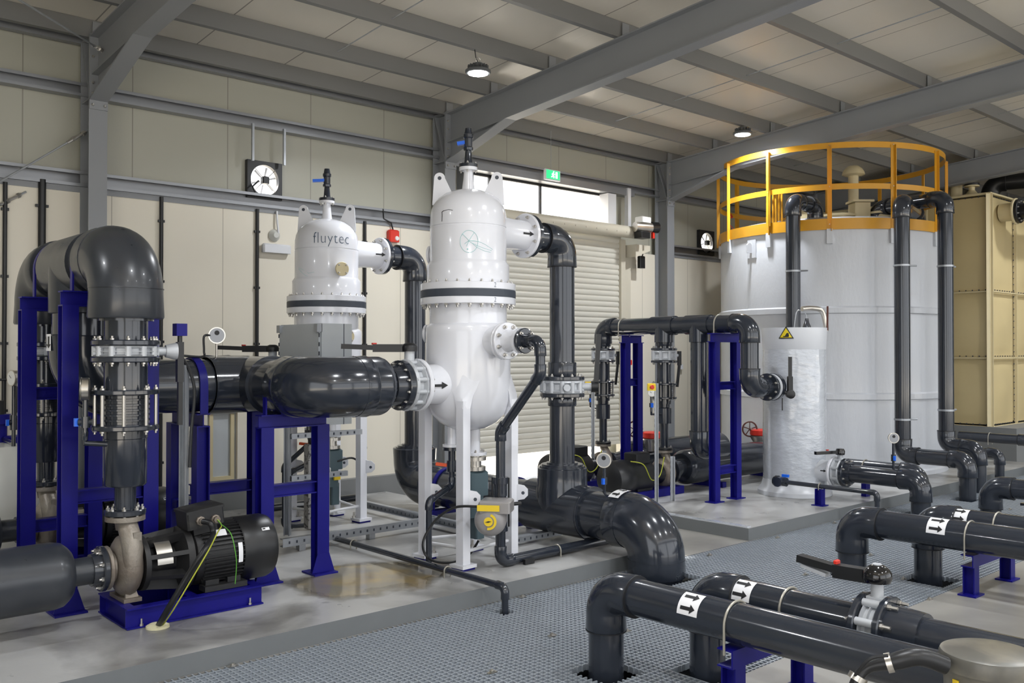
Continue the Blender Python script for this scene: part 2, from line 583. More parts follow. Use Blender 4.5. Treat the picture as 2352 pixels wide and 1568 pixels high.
def strap(root, c, axis, r, w=0.05, t=0.012, m=None):
    """Flat band hoop over the top of a pipe, down to its underside level."""
    ax = Vector(axis).normalized()
    u = Vector((0, 0, 1))
    s = ax.cross(u).normalized()
    c = Vector(c)
    path = [(-r, -r)] + [(-r * math.cos(PI * i / 20), r * math.sin(PI * i / 20)) for i in range(21)] + [(r, -r)]
    mb = MB()
    vs, fs = [], []
    for (a, b) in path:
        for rr in (1.0, 1.0 + t / r):
            for q in (-w / 2, w / 2):
                vs.append(c + s * a * rr + u * (b * rr if b > -r * 0.99 else b) + ax * q)
    for i in range(len(path) - 1):
        o = i * 4
        fs += [(o, o + 1, o + 5, o + 4), (o + 2, o + 6, o + 7, o + 3), (o, o + 4, o + 6, o + 2), (o + 1, o + 3, o + 7, o + 5)]
    mb.add(vs, fs)
    return mb.build('strap', m or M['blue'], root)
# ================================================================== THE BUILDING
PZ = 0.118            # top of the equipment plinths
YW = 9.55            # inner face of the back wall
EY = 5.04            # front edge of the plinths


def grid_wall(y0, y1, x0, x1, z0, z1, holes):
    xs = sorted({x0, x1} | {h[i] for h in holes for i in (0, 1) if x0 < h[i] < x1})
    zs = sorted({z0, z1} | {h[i] for h in holes for i in (2, 3) if z0 < h[i] < z1})
    mb = MB()
    for i in range(len(xs) - 1):
        for j in range(len(zs) - 1):
            cx, cz = (xs[i] + xs[i + 1]) / 2, (zs[j] + zs[j + 1]) / 2
            if any(h[0] < cx < h[1] and h[2] < cz < h[3] for h in holes): continue
            mb.box(xs[i], xs[i + 1], y0, y1, zs[j], zs[j + 1])
    return mb


FANS = [(4.80, 3.72), (13.0, 3.67)]
DOOR = (7.72, 10.5, 0.0, 4.24)
holes = [DOOR] + [(x - 0.19, x + 0.19, z - 0.19, z + 0.19) for x, z in FANS]
struct(grid_wall(YW, YW + 0.1, -4, 27, 0, 5.2, holes), 'wall_back', M['wall'], 'grey-beige insulated sheet wall behind the filter vessels', smooth=False)
struct(grid_wall(YW - 0.09, YW - 0.002, -4, 27, 0.3, 3.36, [(7.5, 10.85, 0, 3.5), (4.13, 4.47, 0.3, 1.14)]), 'wall_lower_lining', M['wall_low'], 'cream lining panels along the lower part of the back wall', smooth=False)
kb = MB().box(-4, 7.55, 9.36, YW - 0.003, 0, 0.3)
kb.box(10.85, 27, 9.36, YW - 0.003, 0, 0.3)
struct(kb, 'baseboard_back', M['kerb'], 'grey kerb at the foot of the back wall', smooth=False)
struct(MB().box(4.13, 4.47, YW - 0.05, YW - 0.004, 0.305, 1.14), 'door_2', M['cabinet'], 'low grey hatch door set in the cream wall lining', smooth=False)
fr = MB()
for a in ((4.16, 4.2), (4.40, 4.44)): fr.box(a[0], a[1], YW - 0.075, YW - 0.05, 0.42, 1.13)
fr.box(4.2, 4.4, YW - 0.075, YW - 0.05, 0.42, 0.46)
fr.build('door_frame', M['grp_light'], bpy.data.objects['door_2'])
# unseen side and front walls; front openings enlarged to let in more daylight
struct(grid_wall(-7.3, -7.2, -4, 27, 0, 5.6, [(-3.4, 5.0, 0, 4.9), (5.6, 14.4, 0, 4.9), (15, 23.0, 0, 4.9)]), 'wall_front', M['wall'], 'insulated sheet wall behind the viewpoint with enlarged daylight openings', smooth=False)
lw = MB()
for a in ((-7.2, -4.5, 0, 6), (2.5, YW, 0, 6), (-4.5, 2.5, 4.4, 6)): lw.box(-4.1, -4, a[0], a[1], a[2], a[3])
struct(lw, 'wall_left', M['wall'], 'insulated side wall on the left with an open doorway', smooth=False)
struct(MB().box(27, 27.1, -7.3, YW, 0, 6), 'wall_right', M['wall'], 'insulated end wall far on the right', smooth=False)
# ground, trench, plinths
g = MB()
g.box(-30, -4.1, -40, 45, -0.3, -0.02)
g.box(-4.1, 45, 9.66, 45, -0.3, -0.02)
g.box(-4.1, 45, -40, -7.3, -0.3, -0.02)
g.box(27.1, 45, -7.3, 9.66, -0.3, -0.02)
struct(g, 'ground', M['ext'], 'pale sunlit yard outside the hall', smooth=False)
GY0, GY1, GX0, GX1 = 2.98, 5.04, -2.0, 20.0
fl = MB()
fl.box(-4.1, 27.1, -7.3, GY0, -0.3, 0)
fl.box(-4.1, 27.1, GY1, 9.66, -0.3, 0)
fl.box(-4.1, GX0, GY0, GY1, -0.3, 0)
fl.box(GX1, 27.1, GY0, GY1, -0.3, 0)
struct(fl, 'floor', M['floor'], 'tan concrete floor of the pump hall', smooth=False)
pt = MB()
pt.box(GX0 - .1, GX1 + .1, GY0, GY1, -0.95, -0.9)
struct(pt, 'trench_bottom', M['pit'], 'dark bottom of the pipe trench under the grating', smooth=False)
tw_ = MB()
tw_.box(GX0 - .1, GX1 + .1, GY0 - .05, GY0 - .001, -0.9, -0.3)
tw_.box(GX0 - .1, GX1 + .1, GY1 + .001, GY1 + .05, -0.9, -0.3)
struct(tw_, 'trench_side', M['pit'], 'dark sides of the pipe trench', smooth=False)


def plinth(name, x0, x1, y0, y1, label):
    o = struct(MB().box(x0, x1, y0, y1, 0.001, PZ), name, M['concrete'], label, smooth=False)
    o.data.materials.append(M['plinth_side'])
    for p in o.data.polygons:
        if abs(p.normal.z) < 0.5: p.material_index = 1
    return o


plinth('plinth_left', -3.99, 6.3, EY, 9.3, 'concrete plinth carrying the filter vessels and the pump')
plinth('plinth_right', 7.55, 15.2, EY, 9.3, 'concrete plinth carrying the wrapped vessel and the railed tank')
struct(MB().box(7.56, 7.62, EY + .02, 6.7, PZ + .001, PZ + 0.012), 'trim_plinth_edge', M['film'], 'strip of clear film on the plinth edge', smooth=False)
struct(MB().box(15.9, 26, 5.6, 9.3, 0.001, 0.57), 'plinth_tank', M['kerb'], 'tall grey concrete plinth under the beige panel tank', smooth=False)
# damp patch on the plinth beside the front post
dp = MB()
c0 = at(850, 1325, z=PZ)
ring = [(c0.x + 0.85 * math.cos(a), c0.y + 0.6 * math.sin(a), PZ + 0.0012) for a in [2 * PI * i / 40 for i in range(40)]]
dp.add(ring, [tuple(range(40))])
mw = M['stain_wet']
nt = mw.node_tree
tc = nt.nodes.new('ShaderNodeTexCoord')
mp = nt.nodes.new('ShaderNodeMapping')
mp.inputs['Location'].default_value = (-c0.x / .85, -c0.y / .6, -PZ)
mp.inputs['Scale'].default_value = (1 / .85, 1 / .6, 1)
nt.links.new(tc.outputs['Object'], mp.inputs['Vector'])
le = nt.nodes.new('ShaderNodeVectorMath'); le.operation = 'LENGTH'
nt.links.new(mp.outputs['Vector'], le.inputs[0])
nz = nt.nodes.new('ShaderNodeTexNoise'); nz.inputs['Scale'].default_value = 2.6; nz.inputs['Detail'].default_value = 5
nt.links.new(tc.outputs['Object'], nz.inputs['Vector'])
ad = nt.nodes.new('ShaderNodeMath'); ad.operation = 'MULTIPLY_ADD'
nt.links.new(nz.outputs['Fac'], ad.inputs[0]); ad.inputs[1].default_value = 1.3
nt.links.new(le.outputs['Value'], ad.inputs[2])
mr = nt.nodes.new('ShaderNodeMapRange')
mr.inputs['From Min'].default_value = 1.5; mr.inputs['From Max'].default_value = 1.2
nt.links.new(ad.outputs[0], mr.inputs['Value'])
nt.links.new(mr.outputs['Result'], nt.nodes['Principled BSDF'].inputs['Alpha'])
tag(dp.build('puddle', M['stain_wet']), 'shallow brownish puddle on the concrete beside the blue frame post', 'puddle')

# grating of crossing bars, cut round the pipes that drop through it
PEN = [(4.24, 4.80, 0.05), (5.8, 4.75, 0.26), (3.88, 3.53, 0.15), (4.31, 3.15, 0.15), (7.09, 3.75, 0.17), (7.34, 3.23, 0.17),
       (10.52, 3.97, 0.16), (9.26, 4.62, 0.05), (9.8, 4.42, 0.15), (10.15, 4.62, 0.14), (11.62, 4.69, 0.14), (12.43, 4.85, 0.14), (13.3, 4.9, 0.1), (14.7, 4.98, 0.11)]
gr = MB()


def cutspans(a0, a1, fixed, axis):
    sp = [(a0, a1)]
    for (px, py, pr_) in PEN:
        o, c = (py, px) if axis == 'x' else (px, py)
        if abs(fixed - o) < pr_:
            h = pr_
            n = []
            for (s, e) in sp:
                if e <= c - h or s >= c + h: n.append((s, e))
                else:
                    if s < c - h: n.append((s, c - h))
                    if e > c + h: n.append((c + h, e))
            sp = n
    return sp


y = GY0 + 0.02
while y < GY1 - 0.005:
    for (s, e) in cutspans(GX0, GX1, y, 'x'): gr.box(s, e, y - 0.0045, y + 0.0045, -0.036, -0.001)
    y += 0.0385
x = 1.0
while x < 16.0:
    for (s, e) in cutspans(GY0, GY1, x, 'y'): gr.box(x - 0.0045, x + 0.0045, s, e, -0.036, -0.0015)
    x += 0.0385
struct(gr, 'floor_grating', M['grating'], 'grey moulded grating walkway over the pipe trench', smooth=False)
for (px, py) in ((535, 1530), (700, 1462), (1200, 1371), (1130, 1545), (1750, 1500), (1440, 1450), (1268, 1460), (1786, 1235), (2000, 1275), (2150, 1318), (2320, 1170), (1850, 1320), (2075, 1330), (2135, 1377), (1630, 1275), (1917, 1201)):
    p = at(px, py, z=0)
    k = MB()
    k.box(p.x - .03, p.x + .03, p.y - .012, p.y + .012, 0, 0.006)
    k.box(p.x - .012, p.x + .012, p.y - .01, p.y + .01, 0.006, 0.014)
    k.lathe((p.x, p.y, 0.014), (0, 0, 1), [(0, .008), (.006, .008)], 6)
    tag(k.build('grating_clip', M['stainless']), 'small bright metal clip fixed on the grey grating', 'clip', 'clips on the floor grating')

# ------------------------------------------------------------------ roof
RZ = lambda yy: 4.79 + (9.6 - yy) * 0.076      # top of the rafters
PUR = 0.17                                       # purlin depth
y0r, y1r = -7.3, 9.75
rf = MB()
rf.add([(-4.1, y1r, RZ(y1r) + PUR), (27.1, y1r, RZ(y1r) + PUR), (27.1, y0r, RZ(y0r) + PUR), (-4.1, y0r, RZ(y0r) + PUR),
        (-4.1, y1r, RZ(y1r) + PUR + .08), (27.1, y1r, RZ(y1r) + PUR + .08), (27.1, y0r, RZ(y0r) + PUR + .08), (-4.1, y0r, RZ(y0r) + PUR + .08)],
       [(0, 3, 2, 1), (4, 5, 6, 7), (0, 1, 5, 4), (2, 3, 7, 6), (1, 2, 6, 5), (0, 4, 7, 3)])
struct(rf, 'ceiling', M['roof'], 'cream roof sheets over the whole hall', smooth=False)
PY = [9.27, 8.4, 7.4, 6.32, 5.15, 3.9, 2.6, 1.2, -0.3]
UPR = Vector((0, 0.076, 1)).normalized()
for i, py in enumerate(PY):
    z = RZ(py) + PUR / 2
    o = MB().section((-4, py, z), (26.9, py, z), cpoly(0.065, PUR, 0.006, 0.02)).build('roof_purlin', M['purlin'], smooth=False)
    o['kind'] = 'structure'
    o['label'] = 'grey steel purlin spanning under the cream roof sheets'
    o['group'] = 'roof purlins'
# purlin cleats on the rafters and sag rods between
FX = [2.92, 7.2, 11.65, 16.1, 20.5]
FW = 0.17


def rafter(x):
    r = thing('roof_rafter', '', 'rafter', (x, 9.2, RZ(9.2) - .4))
    del r['category']
    r['kind'] = 'structure'
    tf = 0.014
    ys = [9.2, 8.05, 1.0, -3.0]
    top = [RZ(v) for v in ys]
    dep = [0.62, 0.37, 0.37, 0.37]
    mb = MB()
    for i in range(len(ys) - 1):
        for (w, f0, f1) in ((FW / 2, 0, 1), (0.006, 1, 0), (FW / 2, 2, 0)):
            if f0 == 0: za, zb, zc, zd = top[i] - tf, top[i], top[i + 1] - tf, top[i + 1]
            elif f0 == 1: za, zb, zc, zd = top[i] - dep[i] + tf, top[i] - tf, top[i + 1] - dep[i + 1] + tf, top[i + 1] - tf
            else: za, zb, zc, zd = top[i] - dep[i], top[i] - dep[i] + tf, top[i + 1] - dep[i + 1], top[i + 1] - dep[i + 1] + tf
            a, b = ys[i], ys[i + 1]
            mb.add([(x - w, a, za), (x + w, a, za), (x + w, a, zb), (x - w, a, zb), (x - w, b, zc), (x + w, b, zc), (x + w, b, zd), (x - w, b, zd)],
                   [(0, 3, 2, 1), (4, 5, 6, 7), (0, 1, 5, 4), (2, 3, 7, 6), (1, 2, 6, 5), (0, 4, 7, 3)])
    # straight lower flange of the beam carried on through the haunch
    mb.add([(x - .07, 9.2, RZ(9.2) - .375), (x + .07, 9.2, RZ(9.2) - .375), (x + .07, 9.2, RZ(9.2) - .363), (x - .07, 9.2, RZ(9.2) - .363),
            (x - .07, 8.05, RZ(8.05) - .37), (x + .07, 8.05, RZ(8.05) - .37), (x + .07, 8.05, RZ(8.05) - .36), (x - .07, 8.05, RZ(8.05) - .36)],
           [(0, 3, 2, 1), (4, 5, 6, 7), (0, 1, 5, 4), (2, 3, 7, 6), (1, 2, 6, 5), (0, 4, 7, 3)])
    mb.box(x - FW / 2, x + FW / 2, 9.186, 9.2, RZ(9.2) - .7, RZ(9.2) + .02)
    mb.build('beam', M['steelwork'], r, smooth=False)
    for z in (-.1, -.2, -.45, -.55, -.66):
        for sx in (-.055, .055):
            bo = MB().lathe((x + sx, 9.186, RZ(9.2) + z), (0, -1, 0), [(0, .014), (.012, .014), (.02, .008)], 6)
            bo.build('bolt', M['steel'], r)
    for py in PY[:8]:
        MB().box(x - .05, x + .05, py - .055, py - .045, RZ(py) - .005, RZ(py) + .15).build('purlin_cleat', M['steelwork'], r, smooth=False)
    return r


def column(x):
    r = thing('steel_column', '', 'column', (x, 9.35, 0))
    del r['category']
    r['kind'] = 'structure'
    zt = RZ(9.2) + .01
    mb = MB()
    mb.box(x - FW / 2, x + FW / 2, 9.2, 9.214, 0.002, zt)
    mb.box(x - FW / 2, x + FW / 2, 9.446, 9.46, 0.312, zt)
    mb.box(x - .005, x + .005, 9.214, 9.446, 0.002, zt)
    mb.box(x - .08, x + .08, 9.214, 9.446, zt - .62, zt - .61)
    mb.box(x - .08, x + .08, 9.214, 9.446, zt - .014, zt)
    mb.build('shaft', M['steelwork'], r, smooth=False)
    st = MB()
    st.section((x, 9.22, zt - .6), (x, 9.44, zt - .02), [(-.075, -.005), (.075, -.005), (.075, .005), (-.075, .005)], up=(0, 1, 0))
    st.build('stiffener', M['steelwork'], r, smooth=False)
    MB().box(x - .14, x + .14, 9.14, 9.36, PZ + .001, PZ + .02).build('base_plate', M['steelwork'], r, smooth=False)
    return r


cl = ['grey steel column left of the wall fan, partly behind the tall pipe arch', 'grey steel column between the two white filter vessels', 'grey steel column right of the roller shutter', 'grey steel column hidden behind the railed white tank', 'grey steel column furthest right']
rl = ['grey roof rafter rising from the left column', 'grey roof rafter rising over the near white vessel', 'grey roof rafter passing above the railed tank', 'grey roof rafter behind the railed tank', 'last grey roof rafter at the far right']
for i, x in enumerate(FX):
    c = column(x); c['label'] = cl[i]
    r = rafter(x); r['label'] = rl[i]
# sag rods between purlins
for x in (5.05, 9.4, 13.9):
    for a, b in ((7.4, 6.32), (8.4, 7.4), (6.32, 5.15), (5.15, 3.9)):
        o = MB().cyl((x, a, RZ(a) + .06), (x, b, RZ(b) + .06), .006, n=8).build('sag_rod', M['galv'])
        o['kind'] = 'structure'; o['label'] = 'thin steel rod tying two roof purlins'; o['group'] = 'sag rods'
# wall girts and eave beam
def girt(z, h, depth, x0, x1, label, mt='girt', y=None):
    y = y or YW - depth / 2 - .012
    o = MB().section((x0, y, z), (x1, y, z), [(-p[0], p[1]) for p in cpoly(depth, h, 0.006, 0.03)][::-1]).build('wall_girt', M[mt], smooth=False)
    o['kind'] = 'structure'; o['label'] = label
edges = [-4] + FX + [26.9]
names = ['left of the first column', 'behind the wall fan', 'over the roller shutter', 'beside the far wall fan', 'behind the beige tank', 'at the far right']
for i in range(len(edges) - 1):
    a, b = edges[i] + (.01 if i else 0), edges[i + 1] - .01
    girt(4.35, .13, .12, a, b, 'upper grey wall girt ' + names[i])
    if i != 2:
        girt(3.48, .15, .12, a, b, 'lower grey wall girt ' + names[i])
        o = MB().box(a, b, YW - .1, YW - .092, 3.35, 3.42).build('girt_flashing', M['steelwork'], smooth=False)
        o['kind'] = 'structure'; o['label'] = 'flat grey flashing under the lower girt ' + names[i]
o = MB().section((-4, YW - .07, 4.9), (26.9, YW - .07, 4.9), cpoly(.08, .2, .006, .02)).build('eave_beam', M['girt'], smooth=False)
o['kind'] = 'structure'; o['label'] = 'grey eave beam along the top of the back wall'
# bracing rods
def brace(a, b, label):
    t = thing('bracing_rod', label, 'bracing rod', a)
    a, b = Vector(a), Vector(b)
    d = (b - a).normalized()
    MB().cyl(a, b, .009, n=8).build('rod', M['galv'], t)
    mb = MB()
    mb.cyl(b - d * .26, b - d * .05, .016, n=8)
    mb.cyl(b - d * .2, b - d * .175, .026, n=6); mb.cyl(b - d * .09, b - d * .065, .026, n=6)
    mb.build('turnbuckle', M['steel'], t)
brace(at(-40, 440, y=9.3), at(207, 297, y=9.3), 'thin steel bracing rod running down to the left from the left column')
brace(at(28, -10, y=7.7), at(245, 122, y=9.15), 'thin steel bracing rod under the roof, running up left from the column head')
brace(at(-60, 500, y=9.44), at(60, 440, y=9.44), 'faint lower bracing rod at the far left of the wall')

# ------------------------------------------------------------------ roller shutter, window
W0, W1 = 7.72, 10.5
wn = MB()
for x in (W0 + .03, 8.18, 9.14, W1 - .02): wn.box(x - .014, x + .014, YW + .02, YW + .06, 3.6, 4.22)
wn.box(W0, W1, YW + .02, YW + .06, 4.19, 4.24)
wn.box(W0, W1, YW + .02, YW + .06, 3.56, 3.62)
w = struct(wn, 'window_1', M['black'], 'strip window of three bright panes above the roller shutter', smooth=False)
MB().box(W0, W1, YW + .035, YW + .04, 3.62, 4.19).build('window_pane', M['glass'], w, smooth=False)
hd = MB()
hd.section((7.35, YW - .09, 4.27), (10.98, YW - .09, 4.27), [(-p[1], p[0]) for p in cpoly(.1, .16, .006, .02)])
struct(hd, 'trim_door_head', M['girt'], 'pale steel head beam over the strip window', smooth=False)
struct(MB().box(10.38, 10.56, YW - .16, YW + .02, 3.6, 4.21), 'trim_window_jamb', M['white_matt'], 'white jamb at the right end of the strip window', smooth=False)
struct(MB().box(10.79, 10.86, YW - .2, YW - .13, 3.66, 4.33), 'trim_shutter_post', M['white_matt'], 'white square post above the right end of the shutter', smooth=False)
struct(MB().box(7.58, 7.74, YW - .16, YW + .02, 0, 4.25), 'trim_door_jamb', M['steelwork'], 'grey jamb at the left of the roller shutter', smooth=False)
sh = thing('roller_shutter', 'ivory roller shutter door pulled down to just above the floor', 'shutter', (9.1, 9.35, .4))
cu = MB()
z = .43
prof = []
while z < 3.6:
    for q, dy in ((0, 0), (.012, .012), (.03, .017), (.052, .017), (.07, .012)):
        prof.append((9.4 - dy, z + q))
    z += .082
vs, fs = [], []
for (yy, zz) in prof: vs += [(7.62, yy, zz), (10.66, yy, zz)]
for i in range(len(prof) - 1): fs.append((2 * i, 2 * i + 1, 2 * i + 3, 2 * i + 2))
n0 = len(vs)
for (yy, zz) in prof: vs += [(7.62, 9.41, zz), (10.66, 9.41, zz)]
for i in range(len(prof) - 1): fs.append((n0 + 2 * i, n0 + 2 * i + 2, n0 + 2 * i + 3, n0 + 2 * i + 1))
cu.add(vs, fs)
cu.build('slat_curtain', M['shutter'], sh)
MB().box(7.62, 10.66, 9.375, 9.425, .4, .45).build('bottom_bar', M['shutter'], sh, smooth=False)
gd = MB().box(10.62, 10.72, 9.34, 9.45, 0.003, 3.52)
gd.build('guide_rail', M['beige'], sh, smooth=False)
MB().box(10.74, 10.88, 9.38, 9.45, 0.003, 3.3).build('door_post', M['beige'], sh, smooth=False)
tb = MB()
tb.lathe((7.6, 9.2, 3.62), (1, 0, 0), [(0, .085), (.01, .09), (3.2, .09), (3.21, .085)], 20)
hs = tb.build('barrel', M['beige'], sh)
for k in range(14):
    MB().lathe((7.85 + k * .22, 9.112, 3.6), (0, -1, 0), [(0, .012), (.006, .008)], 8).build('rivet', M['beige'], hs)
br = MB()
br.prism([(-.16, -.13), (.18, -.02), (.18, .06), (-.16, .06)], frame((10.9, 9.28, 3.38), (0, -1, 0)), .25)
br.build('end_bracket', M['beige'], sh, smooth=False)
so_ = thing('shutter_motor', 'black and silver drive motor at the right end of the shutter barrel', 'motor', (11.0, 9.05, 3.6))
mo = at(1477, 522, y=9.02)
MB().rod(mo, (1, -.25, 0), .3, .075).build('motor_body', M['stainless'], so_)
MB().cbox((mo.x, mo.y, mo.z + .11), (.2, .16, .09), .01).build('switch_box', M['gauge_face'], so_)
MB().rod(mo + Vector((.2, -.05, .01)), (1, -.25, 0), .12, .085).build('end_cap', M['black_gloss'], so_)
MB().cbox((mo.x - .02, mo.y, mo.z - .12), (.2, .16, .1), .01).build('gear_case', M['black'], so_)
MB().cbox((mo.x + .17, mo.y - .05, mo.z - .1), (.04, .04, .12)).build('release_lever', M['red_plastic'], so_)
jb = at(1473, 602, y=9.3)
j = thing('junction_box', 'small black box hanging below the shutter motor', 'box', jb)
MB().cbox(jb, (.12, .07, .19), .01).build('case', M['black'], j)
MB().tube([jb + Vector((.02, 0, .09)), jb + Vector((.05, 0, .16)), jb + Vector((.01, 0, .24))], .01).build('cable', M['black'], j)

# ------------------------------------------------------------------ wall fans
for (x, z), lb in zip(FANS, ('square black wall fan left of the two vessels, daylight in its ring', 'wall fan seen past the left edge of the railed tank')):
    y = YW - .06
    f = thing('wall_fan', lb, 'fan', (x, y, z))
    R_ = .17; h = .21
    fm_ = MB()
    N = 40
    vs, fs = [], []
    for i in range(N):
        a = 2 * PI * i / N
        cx, cz = math.cos(a), math.sin(a)
        k = h / max(abs(cx), abs(cz))
        for yy in (y - .0, y + .058):
            vs += [(x + R_ * cx, yy, z + R_ * cz), (x + k * cx, yy, z + k * cz)]
    for i in range(N):
        o, p = 4 * i, 4 * ((i + 1) % N)
        fs += [(o, o + 1, p + 1, p), (o + 2, p + 2, p + 3, o + 3), (o, p, p + 2, o + 2), (o + 1, o + 3, p + 3, p + 1)]
    fm_.add(vs, fs)
    fm_.build('frame', M['black'], f)
    hb = MB().cbox((x, y, z), (.08, .07, .08), .01)
    hb.build('motor', M['black'], f)
    for k in range(4):
        a = PI / 4 + k * PI / 2
        MB().cyl((x + .05 * math.cos(a), y, z + .05 * math.sin(a)), (x + .18 * math.cos(a), y, z + .18 * math.sin(a)), .004, n=6).build('stay', M['steel'], f)
    for k in range(6):
        a = 2 * PI * k / 6 + .3
        m_ = frame((x + .1 * math.cos(a), y + .03, z + .1 * math.sin(a)), (math.sin(a) * .5, 1, -math.cos(a) * .5), (math.cos(a), 0, math.sin(a)))
        MB().prism([(-.008, -.05), (.008, -.05), (.012, .05), (-.012, .05)], m_, .002).build('blade', M['white_matt'], f)
fl_ = thing('fan_hanger', 'pair of dark rails holding the left wall fan from the upper girt', 'bracket', (4.8, 9.44, 3.9))
for x in (4.61, 4.99): MB().box(x - .012, x + .012, 9.39, 9.42, 3.9, 4.31).build('rail', M['galv'], fl_, smooth=False)
MB().tube([at(594, 415, y=9.44), at(580, 428, y=9.42), at(590, 450, y=9.44)], .01).build('cable', M['black'], fl_)

# ------------------------------------------------------------------ wall conduits
for (px, ptop, r_, lb) in ((12, 418, .02, 'black wall conduit nearest the left edge'), (97, 412, .035, 'thick dark wall conduit left of the pipe arch'),
                          (371, 452, .02, 'black wall conduit just right of the pipe arch'), (591, 480, .02, 'black wall conduit below the left wall fan'), (838, 508, .02, 'black wall conduit between the two vessels')):
    a = at(px, ptop, y=9.44)
    t = thing('wall_conduit', lb, 'conduit', (a.x, 9.44, .3))
    MB().cyl((a.x, 9.44, .31), (a.x, 9.44, a.z), r_, n=12).build('pipe', M['black'], t)
    z = a.z - .25
    while z > .6:
        MB().cbox((a.x, 9.445, z), (r_ * 3.2, .03, .025)).build('clip', M['black'], t)
        z -= .62
# emergency light and its lamp
p = at(635, 571, y=9.42)
t = thing('wall_light', 'white oblong emergency light on the cream wall below the fan', 'light', p)
MB().cbox(p, (.34, .07, .1), .015).build('case', M['white_matt'], t)
q = at(633, 540, y=9.42)
MB().lathe((q.x, 9.45, q.z), (0, -1, 0), [(0, .07), (.02, .06), (.05, .03)], 20).build('cable_gland', M['dosing'], t)
MB().tube([(q.x + .03, 9.41, q.z + .02), (q.x + .02, 9.43, q.z + .2), (q.x + .02, 9.43, 3.38)], .012).build('conduit', M['white_matt'], t)
p = at(903, 542, y=9.42)
t = thing('fire_alarm', 'red fire alarm sounder on the wall between the vessels', 'alarm', p)
MB().cbox(p, (.15, .08, .15), .015).build('case', M['red_plastic'], t)
MB().lathe((p.x + .03, p.y - .04, p.z - .03), (0, -1, 0), [(0, .03), (.012, .024)], 14).build('beacon', M['gauge_face'], t)
MB().tube([p + Vector((0, 0, .07)), p + Vector((-.03, 0, .16)), p + Vector((-.14, 0, .2)), p + Vector((-.15, 0, .32))], .01).build('cable', M['black'], t)
for (px, py, nm, mt, lb) in ((1447, 832, 'wall_button', 'red_plastic', 'small red push button on the wall right of the shutter'), (1566, 842, 'wall_socket', 'white_matt', 'small white wall unit right of the steel column')):
    p = at(px, py, y=9.4 if px > 1500 else 9.36)
    t = thing(nm, lb, 'switch', p)
    MB().cbox((p.x, 9.43 if px > 1500 else 9.36, p.z), (.1 if px > 1500 else .06, .05, .08), .008).build('case', M[mt], t)
# exit sign
p = at(1268, 402, y=9.2)
t = thing('exit_sign', 'green and white running man sign hanging over the strip window', 'sign', p)
MB().cbox((p.x, p.y, p.z), (.3, .04, .15), .006).build('case', M['white_matt'], t)
MB().box(p.x - .13, p.x + .13, p.y - .023, p.y - .0205, p.z - .06, p.z + .06).build('panel', M['exit_green'], t, smooth=False)
fg = MB()
def fig(*pts, w=.009):
    for a, b in zip(pts, pts[1:]):
        a3 = Vector((p.x + a[0], p.y - .025, p.z + a[1])); b3 = Vector((p.x + b[0], p.y - .025, p.z + b[1]))
        fg.cyl(a3, b3, w, n=6)
fg.lathe((p.x + .008, p.y - .02, p.z + .042), (0, -1, 0), [(0, .011), (.008, .011)], 12)
fig((0, .025), (-.008, -.005), w=.011); fig((-.008, -.005), (.016, -.02), (.008, -.045)); fig((-.008, -.005), (-.018, -.028), (-.04, -.032))
fig((0, .025), (.02, .006), (.034, .014), w=.005); fig((0, .025), (-.02, .016), (-.026, -.002), w=.005)
fg.box(p.x + .045, p.x + .085, p.y - .026, p.y - .023, p.z - .045, p.z + .045)
fg.build('running_man', M['exit_white'], t)
for sx in (-.02,): MB().cyl((p.x + sx, p.y, p.z + .075), (p.x + sx, p.y, p.z + .62), .004, n=6).build('hanger', M['galv'], t)

# ------------------------------------------------------------------ high bay lamps
def lamp(x, y, label, group=None, z=None):
    z = z or RZ(y) - .12
    t = thing('high_bay_lamp', label, 'lamp', (x, y, z))
    if group: t['group'] = group
    b = MB()
    b.lathe((x, y, z), (0, 0, 1), [(0, .125), (.012, .135), (.03, .135), (.045, .11), (.06, .07), (.1, .06), (.115, .03)], 28)
    for k in range(16):
        a = 2 * PI * k / 16
        m_ = frame((x + .09 * math.cos(a), y + .09 * math.sin(a), z + .055), (-math.sin(a), math.cos(a), 0))
        b.prism([(-.02, -.03), (.02, -.03), (.02, .03), (-.02, .03)], m_, .004)
    b.build('body', M['lamp_body'], t)
    MB().lathe((x, y, z - .006), (0, 0, 1), [(0, .1), (.006, .105)], 28).build('diffuser', M['lamp_glow'], t)
    MB().tube([(x + .03 * math.cos(a), y, z + .14 + .03 * math.sin(a)) for a in [2 * PI * i / 14 for i in range(14)]], .005, 6, closed=True).build('hook', M['steel'], t)
    MB().tube([(x, y, z + .11), (x - .03, y, z + .16), (x - .04, y + .01, RZ(y) + .02)], .005, 6).build('cable', M['black'], t)
    l = bpy.data.lights.new('lamp_light', 'AREA')
    l.shape = 'DISK'
    l.size = .22
    l.spread = math.radians(150)
    l.energy = 50
    l.color = (0.93, 0.96, 1.0)
    lo = bpy.data.objects.new('lamp_light', l)
    COL.objects.link(lo)
    lo.location = (0, 0, -.012)
    lo.parent = t
p = at(1098, 160, y=7.38); lamp(p.x, p.y, 'glowing high bay lamp over the near white vessel', z=p.z - .04)
p = at(1706, 328, y=7.4); lamp(p.x, p.y, 'glowing high bay lamp left of the yellow tank railing')
for (x, y) in ((2.2, 2.2), (5.6, 2.2), (9.4, 2.2), (13.6, 2.2), (0.2, -2.0), (4.0, -2.0), (8.0, -2.0), (12.0, -2.0), (16.5, 4.0), (20, 2), (-1.8, 6.3)):
    lamp(x, y, 'high bay lamp under the roof outside the view', 'high bay lamps outside the view')
